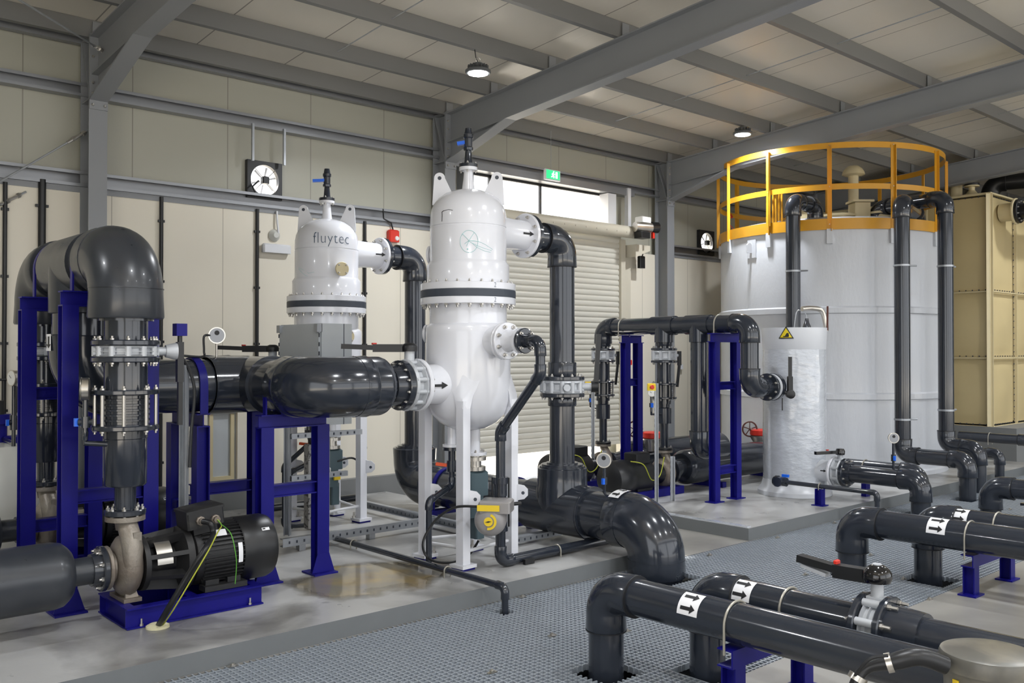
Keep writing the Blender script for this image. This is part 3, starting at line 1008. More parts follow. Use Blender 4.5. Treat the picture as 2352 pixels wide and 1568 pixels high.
# ================================================================== LEFT CLUSTER
V = Vector
VX, VY1, VY2 = 4.74, 5.82, 8.05
H1X, H1Z = 2.07, 2.40
H2X, H2Z = 3.35, 1.545
PUY1, PUY2 = 5.97, 7.70
HB = .2              # big header radius
MX = 6.82            # Y of the middle tees


def on_cyl(c, R, a, z):
    return V((c[0] + R * math.cos(a), c[1] + R * math.sin(a), z))


def text_on_cyl(parent, txt, c, R, z, height, a_mid, mt, name='lettering', sx=1.0, radius_eps=.0025):
    cu = bpy.data.curves.new('t', 'FONT')
    cu.body = txt
    cu.size = height
    cu.align_x = 'CENTER'
    cu.resolution_u = 3
    cu.space_character = 1.08
    cu.offset = -height * 0.014
    ob = bpy.data.objects.new('t', cu)
    COL.objects.link(ob)
    dg = bpy.context.evaluated_depsgraph_get()
    me = bpy.data.meshes.new_from_object(ob.evaluated_get(dg))
    bpy.data.objects.remove(ob)
    org = ORG[parent.name]
    for v in me.vertices:
        a = a_mid + v.co.x * sx / R
        p = on_cyl(c, R + radius_eps, a, z + v.co.y)
        v.co = p - org
    me.materials.clear()
    me.materials.append(mt)
    me.name = name
    o = bpy.data.objects.new(name, me)
    COL.objects.link(o)
    o.parent = parent
    ORG[o.name] = org
    return o


def nozzle_arrow(parent, c, axis, R, ang_side, L, t0):
    """Black arrow lying along a nozzle, pointing along axis."""
    ax = V(axis).normalized()
    s = V(ang_side).normalized()
    t = ax.cross(s)
    c = V(c)
    pt = lambda u, v: c + ax * u + (s * math.cos(v / R) + t * math.sin(v / R)) * (R + .002)
    mb = MB()
    mb.patch(lambda u, v: pt(t0 + u * L * .62, (v - .5) * L * .13), 3, 2)
    mb.patch(lambda u, v: pt(t0 + L * .62 + u * L * .38, (v - .5) * L * .36 * (1 - u)), 3, 3)
    mb.build('flow_arrow', M['ink'], parent)


VIEWA = math.atan2(-.70, -.71)        # azimuth on a vessel that faces the viewpoint


def vessel(cy, label, logo):
    c = (VX, cy)
    t = thing('filter_vessel', label, 'vessel', (VX, cy, PZ))
    # upper shell
    b = MB()
    b.lathe((VX, cy, 0), (0, 0, 1), [(2.345, .335), (2.50, .335), (2.525, .318), (2.535, .312), (2.80, .312), (2.803, .308), (2.81, .308), (2.813, .312),
            (2.90, .31), (2.955, .3), (3.0, .28), (3.045, .245), (3.085, .19), (3.11, .12), (3.12, .05), (3.12, 0)], 56)
    body = b.build('upper_shell', M['white_paint'], t, angle=50)
    b = MB()
    b.lathe((VX, cy, 0), (0, 0, 1), [(1.16, 0), (1.165, .06), (1.185, .15), (1.23, .235), (1.30, .3), (1.40, .335), (1.5, .345), (1.95, .345), (2.0, .343), (2.02, .33), (2.03, .315), (2.2, .315)], 56)
    low = b.build('lower_shell', M['white_paint'], t, angle=50)
    for z0, z1, nm, mt in ((2.295, 2.35, 'top_flange', 'white_paint'), (2.235, 2.295, 'flange_gasket', 'gasket'), (2.18, 2.235, 'bottom_flange', 'white_paint')):
        b = MB()
        b.lathe((VX, cy, 0), (0, 0, 1), [(z0, .384), (z0 + .004, .388), (z1 - .004, .388), (z1, .384)], 64)
        o = b.build(nm, M[mt], t)
        if nm == 'bottom_flange': bolts(o, (VX, cy, z0), (0, 0, -1), .362, 24, .0165)
        if nm == 'top_flange': bolts(o, (VX, cy, z1), (0, 0, 1), .36, 24, .012)
    for k in range(24):
        pass
    # lifting lugs with an eye
    for a in (VIEWA + PI / 2, VIEWA - PI / 2):
        lug = []
        for q in range(13):
            an = PI * q / 12
            lug.append((.045 * math.cos(an) - .0, .12 + .045 * math.sin(an)))
        poly = [(.15, -.1)] + [(p[0], p[1]) for p in lug][::1] + [(-.06, -.1)]
        m_ = frame((VX + .235 * math.cos(a), cy + .235 * math.sin(a), 3.1), (-math.sin(a), math.cos(a), 0), (0, 0, 1))
        # local x is the up cross axis: map so that the wide foot points inward
        sgn = -1 if (m_.to_3x3() @ V((1, 0, 0))).dot(V((math.cos(a), math.sin(a), 0))) > 0 else 1
        poly = [(p[0] * sgn, p[1]) for p in poly]
        if sgn < 0: poly = poly[::-1]
        lg = MB().prism(poly, m_, .022).build('lifting_lug', M['white_paint'], t)
        MB().rod(m_ @ V((0, .12, 0)), m_.to_3x3() @ V((0, 0, 1)), .024, .016, n=14).build('eye', M['gasket'], lg)
    # top vent
    vn = MB()
    vn.lathe((VX, cy, 0), (0, 0, 1), [(3.09, .058), (3.14, .05), (3.2, .042), (3.28, .036), (3.28, .075), (3.305, .075)], 24)
    vo = vn.build('vent_nozzle', M['white_paint'], t)
    vv = thing('vent_valve', 'small dark vent valve with blue handle on top of the ' + ('rear' if logo else 'near') + ' white vessel', 'valve', (VX, cy, 3.305))
    b = MB()
    b.lathe((VX, cy, 0), (0, 0, 1), [(3.306, .078), (3.332, .078), (3.334, .04), (3.35, .034), (3.44, .026), (3.445, .04), (3.465, .042), (3.475, .034), (3.54, .034), (3.55, .042), (3.575, .042), (3.58, .034), (3.62, .026), (3.625, .026)], 18)
    o = b.build('body', M['pvc'], vv)
    bolts(o, (VX, cy, 3.332), (0, 0, 1), .06, 4, .01)
    bolts(o, (VX, cy, 3.279), (0, 0, -1), .06, 4, .01)
    ha = VIEWA - PI / 2 if not logo else VIEWA - PI / 2 + .3
    d = V((math.cos(ha), math.sin(ha), 0))
    hb = MB()
    L = .12 if logo else .07
    hb.section(V((VX, cy, 3.51)) + d * .025, V((VX, cy, 3.5)) + d * (.02 + L), [(-.02, -.014), (.02, -.014), (.02, .014), (-.02, .014)])
    hb.build('handle', M['blue_plastic'], vv)
    # legs
    for a in (VIEWA, VIEWA + PI / 2, VIEWA + PI, VIEWA - PI / 2):
        lx, ly = VX + .352 * math.cos(a), cy + .352 * math.sin(a)
        mtx = Matrix.Translation((lx, ly, 0)) @ Matrix.Rotation(a + PI / 4 + .1, 4, 'Z')
        lb = MB(mtx)
        lb.cbox((0, 0, .775), (.078, .078, 1.29))
        # flared head let into the shell
        m2 = Matrix.Translation((lx, ly, 0)) @ Matrix.Rotation(a, 4, 'Z')
        lb.m = m2
        lb.add([(.055, 0, 1.36), (0, .055, 1.36), (-.055, 0, 1.36), (0, -.055, 1.36), (.045, 0, 1.46), (-.012, .075, 1.46), (-.07, 0, 1.46), (-.012, -.075, 1.46),
                (-.005, 0, 1.62), (-.045, .15, 1.6), (-.12, 0, 1.6), (-.045, -.15, 1.6)],
               [(i, (i + 1) % 4, 4 + (i + 1) % 4, 4 + i) for i in range(4)] + [(4 + i, 4 + (i + 1) % 4, 8 + (i + 1) % 4, 8 + i) for i in range(4)] + [(8, 9, 10, 11)])
        lg = lb.build('leg', M['white_paint'], t, angle=60)
        fp = MB(mtx)
        fp.cbox((0, 0, PZ + .03), (.15, .15, .025))
        fp.build('foot_plate', M['white_paint'], lg, smooth=False)
        MB(mtx).cbox((-.0, -.0, PZ + .01), (.13, .13, .018)).build('shim', M['blue'], lg, smooth=False)
        mz = mtx @ V((-.05, .05, PZ + .042))
        MB().lathe(mz, (0, 0, 1), [(0, .02), (.018, .02), (.018, .01), (.055, .01)], 6).build('anchor_bolt', M['steel'], lg)
        if a in (VIEWA, VIEWA + PI / 2):
            pass
        tab = [(0, -.06), (.06, -.05), (.09, -.02), (.09, .03), (.06, .06), (0, .07)]
        dr = V((math.cos(a + PI / 2), math.sin(a + PI / 2), 0)) if a != VIEWA - PI / 2 else V((math.cos(VIEWA + PI / 2), math.sin(VIEWA + PI / 2), 0))
        nrm = V((math.cos(VIEWA), math.sin(VIEWA), 0))
        lat = V((-math.sin(VIEWA), math.cos(VIEWA), 0))
        sg = 1
        m_ = Matrix((lat * sg, V((0, 0, 1)), (lat * sg).cross(V((0, 0, 1))))).transposed().to_4x4()
        m_.translation = V((lx, ly, .66)) + lat * .045
        tb_ = MB().prism(tab, m_, .015).build('eye_plate', M['white_paint'], lg, smooth=False)
        MB().rod(m_ @ V((.05, 0, 0)), m_.to_3x3() @ V((0, 0, 1)), .017, .014, n=12).build('eye', M['gasket'], tb_)
    # tie bars between legs near the floor
    ft = [V((VX + .352 * math.cos(a), cy + .352 * math.sin(a), .25)) for a in (VIEWA, VIEWA + PI / 2, VIEWA + PI, VIEWA - PI / 2)]
    for i in range(4):
        MB().cyl(ft[i], ft[(i + 1) % 4] + V((0, 0, .03)), .014, n=8).build('tie_bar', M['white_matt'], t)
    # inlet nozzle towards -x
    zi = H2Z
    b = MB()
    b.lathe((VX - .25, cy, zi), (-1, 0, 0), [(0, .21), (.03, .17), (.08, .162), (.14, .158), (.25, .148)], 40)
    nz = b.build('inlet_nozzle', M['white_paint'], t)
    nozzle_arrow(nz, (VX - .25, cy, zi), (1, 0, 0), .163, (0, -1, -.02), .155, -.24)
    fo = flange(t, (VX - .49, cy, zi), (-1, 0, 0), .205, .035, M['white_paint'], name='inlet_flange')
    bolts(fo, (VX - .489, cy, zi), (1, 0, 0), .172, 12, .012)
    # outlet nozzle towards +x
    zo = 2.80
    b = MB()
    b.lathe((VX + .2, cy, zo), (1, 0, 0), [(0, .165), (.12, .145), (.2, .135), (.3, .13), (.42, .13)], 40)
    nz = b.build('outlet_nozzle', M['white_paint'], t)
    nozzle_arrow(nz, (VX + .3, cy, zo), (1, 0, 0), .133, (0, -1, 0), .12, .19)
    fo = flange(t, (VX + .61, cy, zo), (1, 0, 0), .192, .03, M['white_paint'], name='outlet_flange')
    bolts(fo, (VX + .61, cy, zo), (-1, 0, 0), .163, 8, .015)
    # marks
    if not logo:
        for z in (2.307, 2.192):
            text_on_cyl(body, '2', c, .388, z, .055, VIEWA + .68, M['logo_ink'], sx=.8)
        # faint round fan emblem
        a0, z0, rr = VIEWA + .13, 2.665, .083
        P = lambda x_, y_: on_cyl(c, .3135, a0 + x_ / .312, z0 + y_)
        em = MB()
        em.tube([P(rr * .85 * math.cos(k * PI / 20), rr * 1.05 * math.sin(k * PI / 20)) for k in range(40)], .0016, 5, closed=True)
        for (x_, y_) in ((-.055, .06), (.04, .07), (.07, .0), (-.035, -.02), (-.02, -.04)):
            em.tube([P(0, .005), P(x_ * .5, .005 + y_ * .5), P(x_, y_)], .0016, 5)
        em.tube([P(.0, .005), P(.08, 0), P(.13, -.02), P(.2, -.055)], .0014, 5)
        em.tube([P(.0, .0), P(.06, -.03), P(.12, -.05), P(.19, -.065)], .0014, 5)
        em.tube([P(.02, -.01), P(.06, -.045), P(.12, -.07), P(.18, -.08)], .0014, 5)
        em.lathe(P(-.012, -.06), (math.cos(a0), math.sin(a0), 0), [(0, .006), (.002, .005)], 10)
        em.build('emblem', M['teal_ink'], body)
        sc_ = MB()
        P2 = lambda x_, z_: on_cyl(c, .3125, VIEWA - .62 + x_ / .312, z_)
        sc_.tube([P2(0, 2.83), P2(.003, 2.88), P2(0, 2.905), P2(.02, 2.915)], .003, 5)
        sc_.tube([on_cyl(c, .308, VIEWA - .62 + .02 / .312, 2.915), on_cyl(c, .306, VIEWA - .42, 2.92), on_cyl(c, .308, VIEWA - .3, 2.912)], .0025, 5)
        sc_.build('scratch', M['ink'], body)
    else:
        text_on_cyl(body, 'fluytec', c, .312, 2.85, .155, VIEWA + .42, M['logo_ink'], sx=.82)
        sw = MB()
        P3 = lambda x_, z_: on_cyl(c, .3125, VIEWA - .45 + x_ / .312, z_)
        sw.tube([P3(-.1, 2.62), P3(-.04, 2.6), P3(.04, 2.56), P3(.1, 2.57)], .0013, 5)
        sw.tube([P3(-.1, 2.61), P3(-.06, 2.58), P3(.0, 2.54), P3(.05, 2.53)], .0013, 5)
        sw.build('emblem', M['teal_ink'], body)
        # blind flanges facing the viewpoint on the right flank
        for z, aa, q in ((2.6, VIEWA + .66, body), (1.95, VIEWA + .78, low)):
            d = V((math.cos(aa), math.sin(aa), 0))
            R_ = .305 if q is body else .34
            p0 = V((VX, cy, z)) + d * (R_ - .02)
            MB().rod(p0 + d * .03, d, .1, .04).build('port', M['white_paint'], q)
            fo = flange(q, p0 + d * .075, d, .068, .022, M['grp_light'], 4, .01, name='blind_flange')
    return t


v1 = vessel(VY1, 'near white filter vessel on four legs with a round teal emblem', False)
v2 = vessel(VY2, 'rear white filter vessel behind the grey cabinet, lettering on its shoulder', True)
# small ports on the left flank of the near vessel
for z, R_ in ((2.6, .312), (1.95, .345)):
    d = V((math.cos(VIEWA - PI / 2 - .25), math.sin(VIEWA - PI / 2 - .25), 0))
    q = MB()
    p0 = V((VX, VY1, z)) + d * R_ * .97
    q.rod(p0, d, .05, .055); q.rod(p0 + d * .03, d, .02, .075)
    q.build('side_port', M['white_paint'], v1)
# big port with reducing flanges towards the aisle
pz_ = 1.885
p0 = V((VX, VY1 - .33, pz_))
MB().lathe(p0, (0, -1, 0), [(-.06, .135), (.05, .11), (.12, .105)], 32).build('drain_port', M['white_paint'], v1)
flange(v1, p0 + V((0, -.10, 0)), (0, -1, 0), .145, .03, M['white_paint'], name='port_flange')
fo = flange(v1, p0 + V((0, -.134, 0)), (0, -1, 0), .145, .03, M['white_paint'], 8, .017, name='port_flange')
MB().lathe(p0 + V((0, -.16, 0)), (0, -1, 0), [(0, .09), (.04, .075), (.14, .065), (.14, .1), (.165, .1)], 32).build('port_neck', M['white_paint'], v1)

# drain line from that port down to the actuated valve and along the plinth
E2 = p0 + V((0, -.33, 0))
dl = thing('drain_pipe', 'thin dark drain pipe bending down from the side port of the near white vessel', 'pipe', (VX, 5.3, .2))
flange(dl, E2, (0, -1, 0), .098, .03, M['pvc'], 4, .015, collar=(.05, .05))
yk = VY1 - .40
y3 = E2.y - .19
run(dl, [E2 + V((0, -.03, 0)), (VX, y3, pz_), (VX, y3, pz_ - .25), (VX, yk, 1.18), (VX, yk, .79)], .037, fit=1.22, rb=.07, sock=.045)
run(dl, [(VX, yk, .42), (VX, yk, .166), (6.6, yk, .166)], .04, fit=1.2, rb=.07, sock=.05)
ubolt(dl, (VX + .62, yk, .166), (1, 0, 0), .044, leg=.02)
ubolt(dl, (VX + 1.25, yk, .166), (1, 0, 0), .044, leg=.02)
MB().cbox((VX + .25, yk - .055, .14), (.1, .03, .04)).build('pipe_shoe', M['black'], dl)
av = thing('actuated_valve', 'round taupe valve actuator with yellow dial beside the front vessel leg', 'valve', (VX, yk, .4))
b = MB()
for z, r_, h_ in ((.8, .062, .05), (.73, .052, .1), (.6, .045, .2), (.47, .052, .09), (.42, .058, .03)): b.rod((VX, yk, z), (0, 0, 1), h_, r_)
b.build('body', M['pvc'], av)
b = MB()
for a in (.6, 2.2, 3.8, 5.4): b.cyl((VX + .065 * math.cos(a), yk + .065 * math.sin(a), .44), (VX + .065 * math.cos(a), yk + .065 * math.sin(a), .82), .007, n=6)
b.rod((VX + .12, yk, .6), (1, -.2, 0), .16, .015)
b.build('tie_rod', M['black'], av)
vd = V((math.cos(VIEWA - .1), math.sin(VIEWA - .1), 0))
la = V((math.sin(VIEWA - .1), -math.cos(VIEWA - .1), 0))
ac = at(1128, 1192, d=7.02)
b = MB()
b.lathe(ac - vd * .1, vd, [(0, .11), (.12, .122), (.16, .118), (.19, .1), (.205, .07), (.21, 0)], 40)
ao = b.build('actuator_housing', M['actuator'], av)
b = MB(frame(ac + V((0, 0, .105)) - vd * .01 - la * .04, (0, 0, 1), vd))
b.cbox((0, 0, 0), (.24, .22, .09), .012)
b.build('actuator_cover', M['actuator'], av)
m_ = frame(ac + vd * .1185 + V((0, 0, .1)) - la * .0, vd)
MB().prism([(-.085, -.02), (.085, -.02), (.085, .025), (-.085, .025)], m_, .006).build('yellow_label', M['yellow_plastic'], av, smooth=False)
b = MB()
b.lathe(ac + vd * .111, vd, [(0, .034), (.004, .034)], 24)
m_ = frame(ac + vd * .112, vd)
arc = [(math.cos(a) * .062, math.sin(a) * .062) for a in [-PI * .55 + PI * .95 * i / 16 for i in range(17)]] + [(math.cos(a) * .044, math.sin(a) * .044) for a in [PI * .4 - PI * .95 * i / 16 for i in range(17)]]
for i in range(16):
    q = [arc[i], arc[i + 1], arc[32 - i], arc[33 - i]]
    b.prism(q[::-1], m_, .006)
b.build('dial', M['yellow_plastic'], ao)
MB().prism([(-.024, -.003), (0, -.006), (.024, .003), (0, .006)], frame(ac + vd * .117, vd), .003).build('pointer', M['ink'], ao)
cab = [ac - la * -.12 + V((0, 0, .1)), at(1045, 1165, d=7.0), at(1000, 1195, d=7.0), at(972, 1245, d=6.95), at(985, 1282, d=6.9), at(1030, 1292, z=PZ + .02), at(1075, 1275, z=PZ + .02), at(1100, 1240, d=7.5)]


def smooth_path(P, n=8):
    P = [V(p) for p in P]
    out = []
    for i in range(len(P) - 1):
        a, b, c, d = P[max(i - 1, 0)], P[i], P[i + 1], P[min(i + 2, len(P) - 1)]
        for k in range(n):
            t = k / n
            out.append(.5 * ((2 * b) + (c - a) * t + (2 * a - 5 * b + 4 * c - d) * t * t + (3 * b - a - 3 * c + d) * t ** 3))
    out.append(P[-1])
    return out


cab[0] = at(1100, 1163, d=6.95)
tag(MB().tube(smooth_path(cab), .010, 8).build('actuator_cable', M['black']), 'black cable looping from the round actuator past the white leg', 'cable')
# bottom outlets with valve and blue-grey actuator
for cy_, who in ((VY1, 'near'), (VY2, 'rear')):
    t = thing('drain_valve_set', 'blue-grey actuator and drain valve hanging under the ' + who + ' white vessel', 'valve', (VX, cy_, .7))
    o1 = V((VX + .02, cy_ - .05, 0))
    b = MB()
    b.rod(o1 + V((0, 0, 1.09)), (0, 0, 1), .22, .05)
    b.rod(o1 + V((0, 0, .98)), (0, 0, 1), .025, .105)
    st = b.build('outlet_stub', M['white_paint'], t)
    bolts(st, o1 + V((0, 0, .993)), (0, 0, 1), .085, 6, .011)
    b = MB()
    b.rod(o1 + V((0, 0, .9)), (0, 0, 1), .12, .06)
    b.rod(o1 + V((0, 0, .94)), (0, 0, 1), .03, .1)
    b.rod(o1 + V((0, 0, .86)), (0, 0, 1), .03, .095)
    b.build('valve_body', M['stainless'], t)
    b = MB()
    b.cbox(o1 + V((0, 0, .74)), (.2, .15, .2), .015)
    b.cbox(o1 + V((-.02, 0, .56)), (.15, .13, .18), .01)
    b.cbox(o1 + V((.03, 0, .40)), (.09, .1, .22), .01)
    b.build('actuator', M['teal_grey'], t)
    if who == 'rear':
        MB().cbox(o1 + V((.02, -.085, .56)), (.07, .02, .04)).build('yellow_label', M['yellow_plastic'], t)
    s1 = V((VX - .13, cy_ + .05, 0))
    b = MB()
    b.rod(s1 + V((0, 0, 1.15)), (0, 0, 1), .2, .035); b.rod(s1 + V((0, 0, 1.045)), (0, 0, 1), .02, .075)
    b.build('small_outlet', M['white_paint'], t)
    b = MB()
    b.rod(s1 + V((0, 0, 1.02)), (0, 0, 1), .025, .075); b.rod(s1 + V((0, 0, .94)), (0, 0, 1), .14, .03); b.rod(s1 + V((0, 0, .88)), (0, 0, 1), .09, .042)
    vb = b.build('ball_valve', M['pvc'], t)
    m_ = s1 + V((0, 0, .885))
    MB().section(m_ + la * .03, m_ + la * -.13 * -1 + V((0, 0, .01)), [(-.018, -.012), (.018, -.012), (.018, .012), (-.018, .012)]).build('handle', M['orange_plastic'], vb)
    t2 = thing('sample_pipe', 'thin dark pipe slanting down from the orange-handled valve under the ' + who + ' vessel', 'pipe', s1)
    e = at(985, 1150, d=7.15) + V((0, (cy_ - VY1), 0)); f_ = V((e.x, e.y, .17))
    run(t2, [s1 + V((0, 0, .87)), s1 + V((0, 0, .72)), e, f_], .024, fit=1.25, rb=.05, sock=.03)
# floor drain line with an elbow into the trench
fy0 = at(845, 1252, z=.17)
t = thing('floor_drain_pipe', 'thin dark pipe lying on the plinth and turning down over its edge into the grating', 'pipe', (4.24, 5.2, .17))
run(t, [(4.24, 7.15, .17), (4.24, 4.80, .17), (4.24, 4.80, -.3)], .024, fit=1.25, rb=.045, sock=.04)
for yy in (5.45, 6.75): ubolt(t, (4.24, yy, .17), (0, 1, 0), .03, leg=.02, t=.006)
t = thing('rear_floor_pipe', 'dark pipe lying on the floor behind the rear vessel leg', 'pipe', (4.8, 8.75, .2))
MB().cyl((4.35, 8.75, .19), (5.55, 8.75, .19), .04).build('pipe', M['pvc'], t)
ubolt(t, (5.3, 8.75, .19), (1, 0, 0), .045, leg=.02)

# ------------------------------------------------------------------ vessel outlets and collecting pipe
CX, CZ, CR = 5.82, .41, .2
for cy_, lab in ((VY1, 'dark grey outlet pipe arching down from the near vessel to the collecting pipe'), (VY2, 'dark grey outlet pipe arching down from the rear vessel')):
    t = thing('outlet_pipe', lab, 'pipe', (CX, cy_, .9))
    x0 = VX + .642
    fo = flange(t, (x0, cy_, 2.80), (1, 0, 0), .19, .04, M['pvc'], 8, .014, collar=(.125, .06), bR=.163)
    run(t, [(x0 + .04, cy_, 2.80), (CX, cy_, 2.80), (CX, cy_, 1.5 if cy_ == VY1 else .78)], .112, fit=1.15, rb=.15, sock=.09)
    if cy_ == VY1:
        z = 1.58
        coupling(t, (CX, cy_, z + .06), (0, 0, 1), .128, .14)
        flange(t, (CX, cy_, z - .03), (0, 0, 1), .2, .035, M['pvc'], 12, .012, bR=.175)
        flange(t, (CX, cy_, z - .145), (0, 0, -1), .2, .035, M['pvc'], 12, .012, bR=.175)
        coupling(t, (CX, cy_, z - .22), (0, 0, 1), .128, .08)
        MB().cyl((CX, cy_, z - .2), (CX, cy_, .78), .112).build('pipe', M['pvc'], t)
        va = thing('butterfly_valve', 'pale grey butterfly valve in the vertical outlet pipe right of the near vessel', 'valve', (CX, cy_, z - .09))
        b = MB()
        b.lathe((CX, cy_, z - .145), (0, 0, 1), [(0, .185), (.02, .195), (.035, .165), (.08, .165), (.095, .195), (.115, .185)], 40)
        for k in range(12):
            a = 2 * PI * (k + .5) / 12
            b.cyl((CX + .178 * math.cos(a), cy_ + .178 * math.sin(a), z - .14), (CX + .178 * math.cos(a), cy_ + .178 * math.sin(a), z - .035), .022, n=10)
        b.rod((CX - .12, cy_ - .17, z - .09), (-.57, -.82, 0), .1, .03)
        vo = b.build('body', M['alloy'], va)
        hd = V((.74, -.67, 0))
        sp = V((CX, cy_, z - .09))
        MB().cyl(sp + hd * .17, sp + hd * .27, .035).build('stem', M['alloy'], va)
        hb = MB()
        hb.rod(sp + hd * .29, hd, .06, .05)
        a_, c_ = sp + hd * .30 + V((0, 0, .0)), sp + hd * .33 + V((0, 0, .47))
        hb.section(a_, c_, [(-.025, -.02), (.025, -.02), (.02, .02), (-.02, .02)], up=hd)
        hb.build('lever', M['black'], va)
    st = MB()
    for (z0, r_) in ((.86 + .0, .15), ):
        st.lathe((CX, cy_, .70), (0, 0, 1), [(-.1, .222), (.07, .222), (.075, .205), (.09, .205), (.092, .185), (.105, .185), (.107, .14), (.12, .14)], 40)
    st.build('reducing_socket', M['pvc'], t)
t = thing('collecting_pipe', 'largest dark grey pipe running low from behind the vessels and diving into the grating', 'pipe', (CX, 5.8, .3))
FR = .228
b = MB(); elbow(b, (CX, VY2, CZ), (0, 0, -1), (0, -1, 0), FR, .25, .12, 36); b.build('elbow', M['pvc'], t)
MB().cyl((CX, VY2 - .24, CZ), (CX, 4.95, CZ), CR, n=36).build('pipe', M['pvc'], t)
b = MB()
b.rod((CX, VY1, CZ), (0, 1, 0), .76, FR, 40)
seam_ring(b, (CX, VY1 - .36, CZ), (0, 1, 0), FR)
b.lathe((CX, VY1, CZ), (0, 0, 1), [(0, FR), (.16, FR * 1.04), (.22, FR * .98), (.3, FR * .975)], 40)
b.build('tee', M['pvc'], t)
b = MB(); elbow(b, (CX, 4.75, CZ), (0, -1, 0), (0, 0, -1), FR, .27, .14, 36)
seam_ring(b, (CX, 4.75 + .27, CZ), (0, 1, 0), FR, .004); seam_ring(b, (CX, 4.75, CZ - .27), (0, 0, 1), FR, .004)
b.build('elbow', M['pvc'], t)
MB().cyl((CX, 4.75, .13), (CX, 4.75, -.5), CR + .005, n=36).build('pipe', M['pvc'], t)
arrow_sticker(t, (CX, 5.09, CZ), (0, -1, 0), FR * 1.035 + .002, (-.25, 0, 1), w=.11, span=.75, n=2, centre=.0)
for yy in (7.45, 6.45):
    strap(t, (CX, yy, CZ), (0, 1, 0), CR + .004, .05)
    s = thing('pipe_saddle', 'low blue steel saddle under the collecting pipe, ' + ('behind the near vessel' if yy > 7 else 'right of the near vessel'), 'support', (CX, yy, PZ))
    MB().section((CX - .27, yy, .185), (CX + .27, yy, .185), cpoly(.09, .045, .008), up=(0, 0, 1)).build('beam', M['blue'], s, smooth=False)
    for sx in (-.22, .22): MB().box(CX + sx - .04, CX + sx + .04, yy - .04, yy + .04, PZ + .001, .162).build('leg', M['blue'], s, smooth=False)


def gauge(label, base, top, facing, r=.055, m='stainless', dark=True, blue=True, stem=.014):
    """Round pressure gauge on a thin stem with a small isolating valve."""
    base, top = V(base), V(top)
    t = thing('pressure_gauge', label, 'gauge', base)
    d = V(facing).normalized()
    L = (top - base).length
    up = (top - base).normalized()
    MB().cyl(base, top - up * r * .9, stem, n=12).build('stem', M['pvc'] if dark else M['stainless'], t)
    if blue is not None:
        b = MB(); b.rod(base + up * L * .35, up, L * .22, stem * 1.8, 14); b.rod(base + up * L * .35, d, stem * 5, stem * 1.3, 12)
        vo = b.build('cock', M['pvc'], t)
        if blue: MB().cbox(base + up * L * .35 + d * stem * 3.2, (.022, .022, .05)).build('tap', M['blue_plastic'], vo)
    b = MB()
    b.lathe(top - d * r * .35, d, [(0, r * .93), (.004, r), (r * .6, r), (r * .66, r * 1.06), (r * .72, r * 1.04), (r * .72, r * .9)], 28)
    b.build('case', M[m], t)
    grey = m == 'stainless' and (blue is None or r > .054 and dark and stem < .015)
    MB().rod(top + d * r * .34, d, .004, r * .9, 28).build('dial', M['dial_grey' if grey else 'gauge_face'], t)
    if grey: MB().rod(top + d * r * .38 + V((0, 0, r * .32)), d, .003, r * .3, 16).build('display', M['ink'], t)
    s = d.cross(V((0, 0, 1))).normalized()
    if not grey: MB().cyl(top + d * r * .38, top + d * r * .38 + (s * .6 + V((0, 0, .5))) * r * .7, .0025, n=5).build('needle', M['ink'], t)
    return t


VD = V((-.70, -.71, 0))
g_ = at(1393, 1062, d=7.9)
gb = at(1388, 1140, x=CX)
gauge('stainless round gauge on a thin dark stem on top of the collecting pipe', (CX, gb.y, CZ + CR), (CX, gb.y, g_.z + .03), (-.85, -.5, 0), .062)

# ------------------------------------------------------------------ header 2, mixing pipe
t = thing('inlet_header', 'thick dark grey pipe at eye level feeding the near vessel, with a large front elbow', 'pipe', (H2X, 6.9, H2Z))
FH = .222
b = MB(); elbow(b, (H2X, VY1, H2Z), (0, -1, 0), (1, 0, 0), FH, .27, .13, 40)
seam_ring(b, (H2X + .30, VY1, H2Z), (1, 0, 0), FH, .004); seam_ring(b, (H2X, VY1 + .27, H2Z), (0, 1, 0), FH, .004)
b.build('elbow', M['pvc'], t)
x1 = at(880, 885, y=VY1).x
MB().lathe((H2X + .3, VY1, H2Z), (1, 0, 0), [(0, FH), (x1 - H2X - .36, FH), (x1 - H2X - .33, FH * .96), (x1 - H2X - .3, FH * .86), (x1 - H2X - .3, .13), (x1 - H2X - .2, .13)], 40).build('reducer', M['pvc'], t)
MB().cyl((H2X, VY1 + .3, H2Z), (H2X, VY2 - .3, H2Z), HB, n=36).build('pipe', M['pvc'], t)
b = MB()
b.rod((H2X, MX, H2Z), (0, 1, 0), .66, FH, 40)
b.rod((H2X - .22, MX, H2Z), (1, 0, 0), .34, FH * .995, 40)
b.lathe((H2X - .39, MX, H2Z), (1, 0, 0), [(0, FH * .97), (.01, FH)], 40)
seam_ring(b, (H2X, MX - .325, H2Z), (0, 1, 0), FH, .012)
b.build('tee', M['pvc'], t)
b = MB(); elbow(b, (H2X, VY2, H2Z), (0, 1, 0), (1, 0, 0), FH, .27, .1, 32); b.build('elbow', M['pvc'], t)
MB().lathe((H2X + .3, VY2, H2Z), (1, 0, 0), [(0, FH), (.25, FH), (.28, FH * .9), (.28, .13), (.4, .13)], 36).build('reducer', M['pvc'], t)
strap(t, (H2X, 6.2, H2Z), (0, 1, 0), HB + .003, .045)
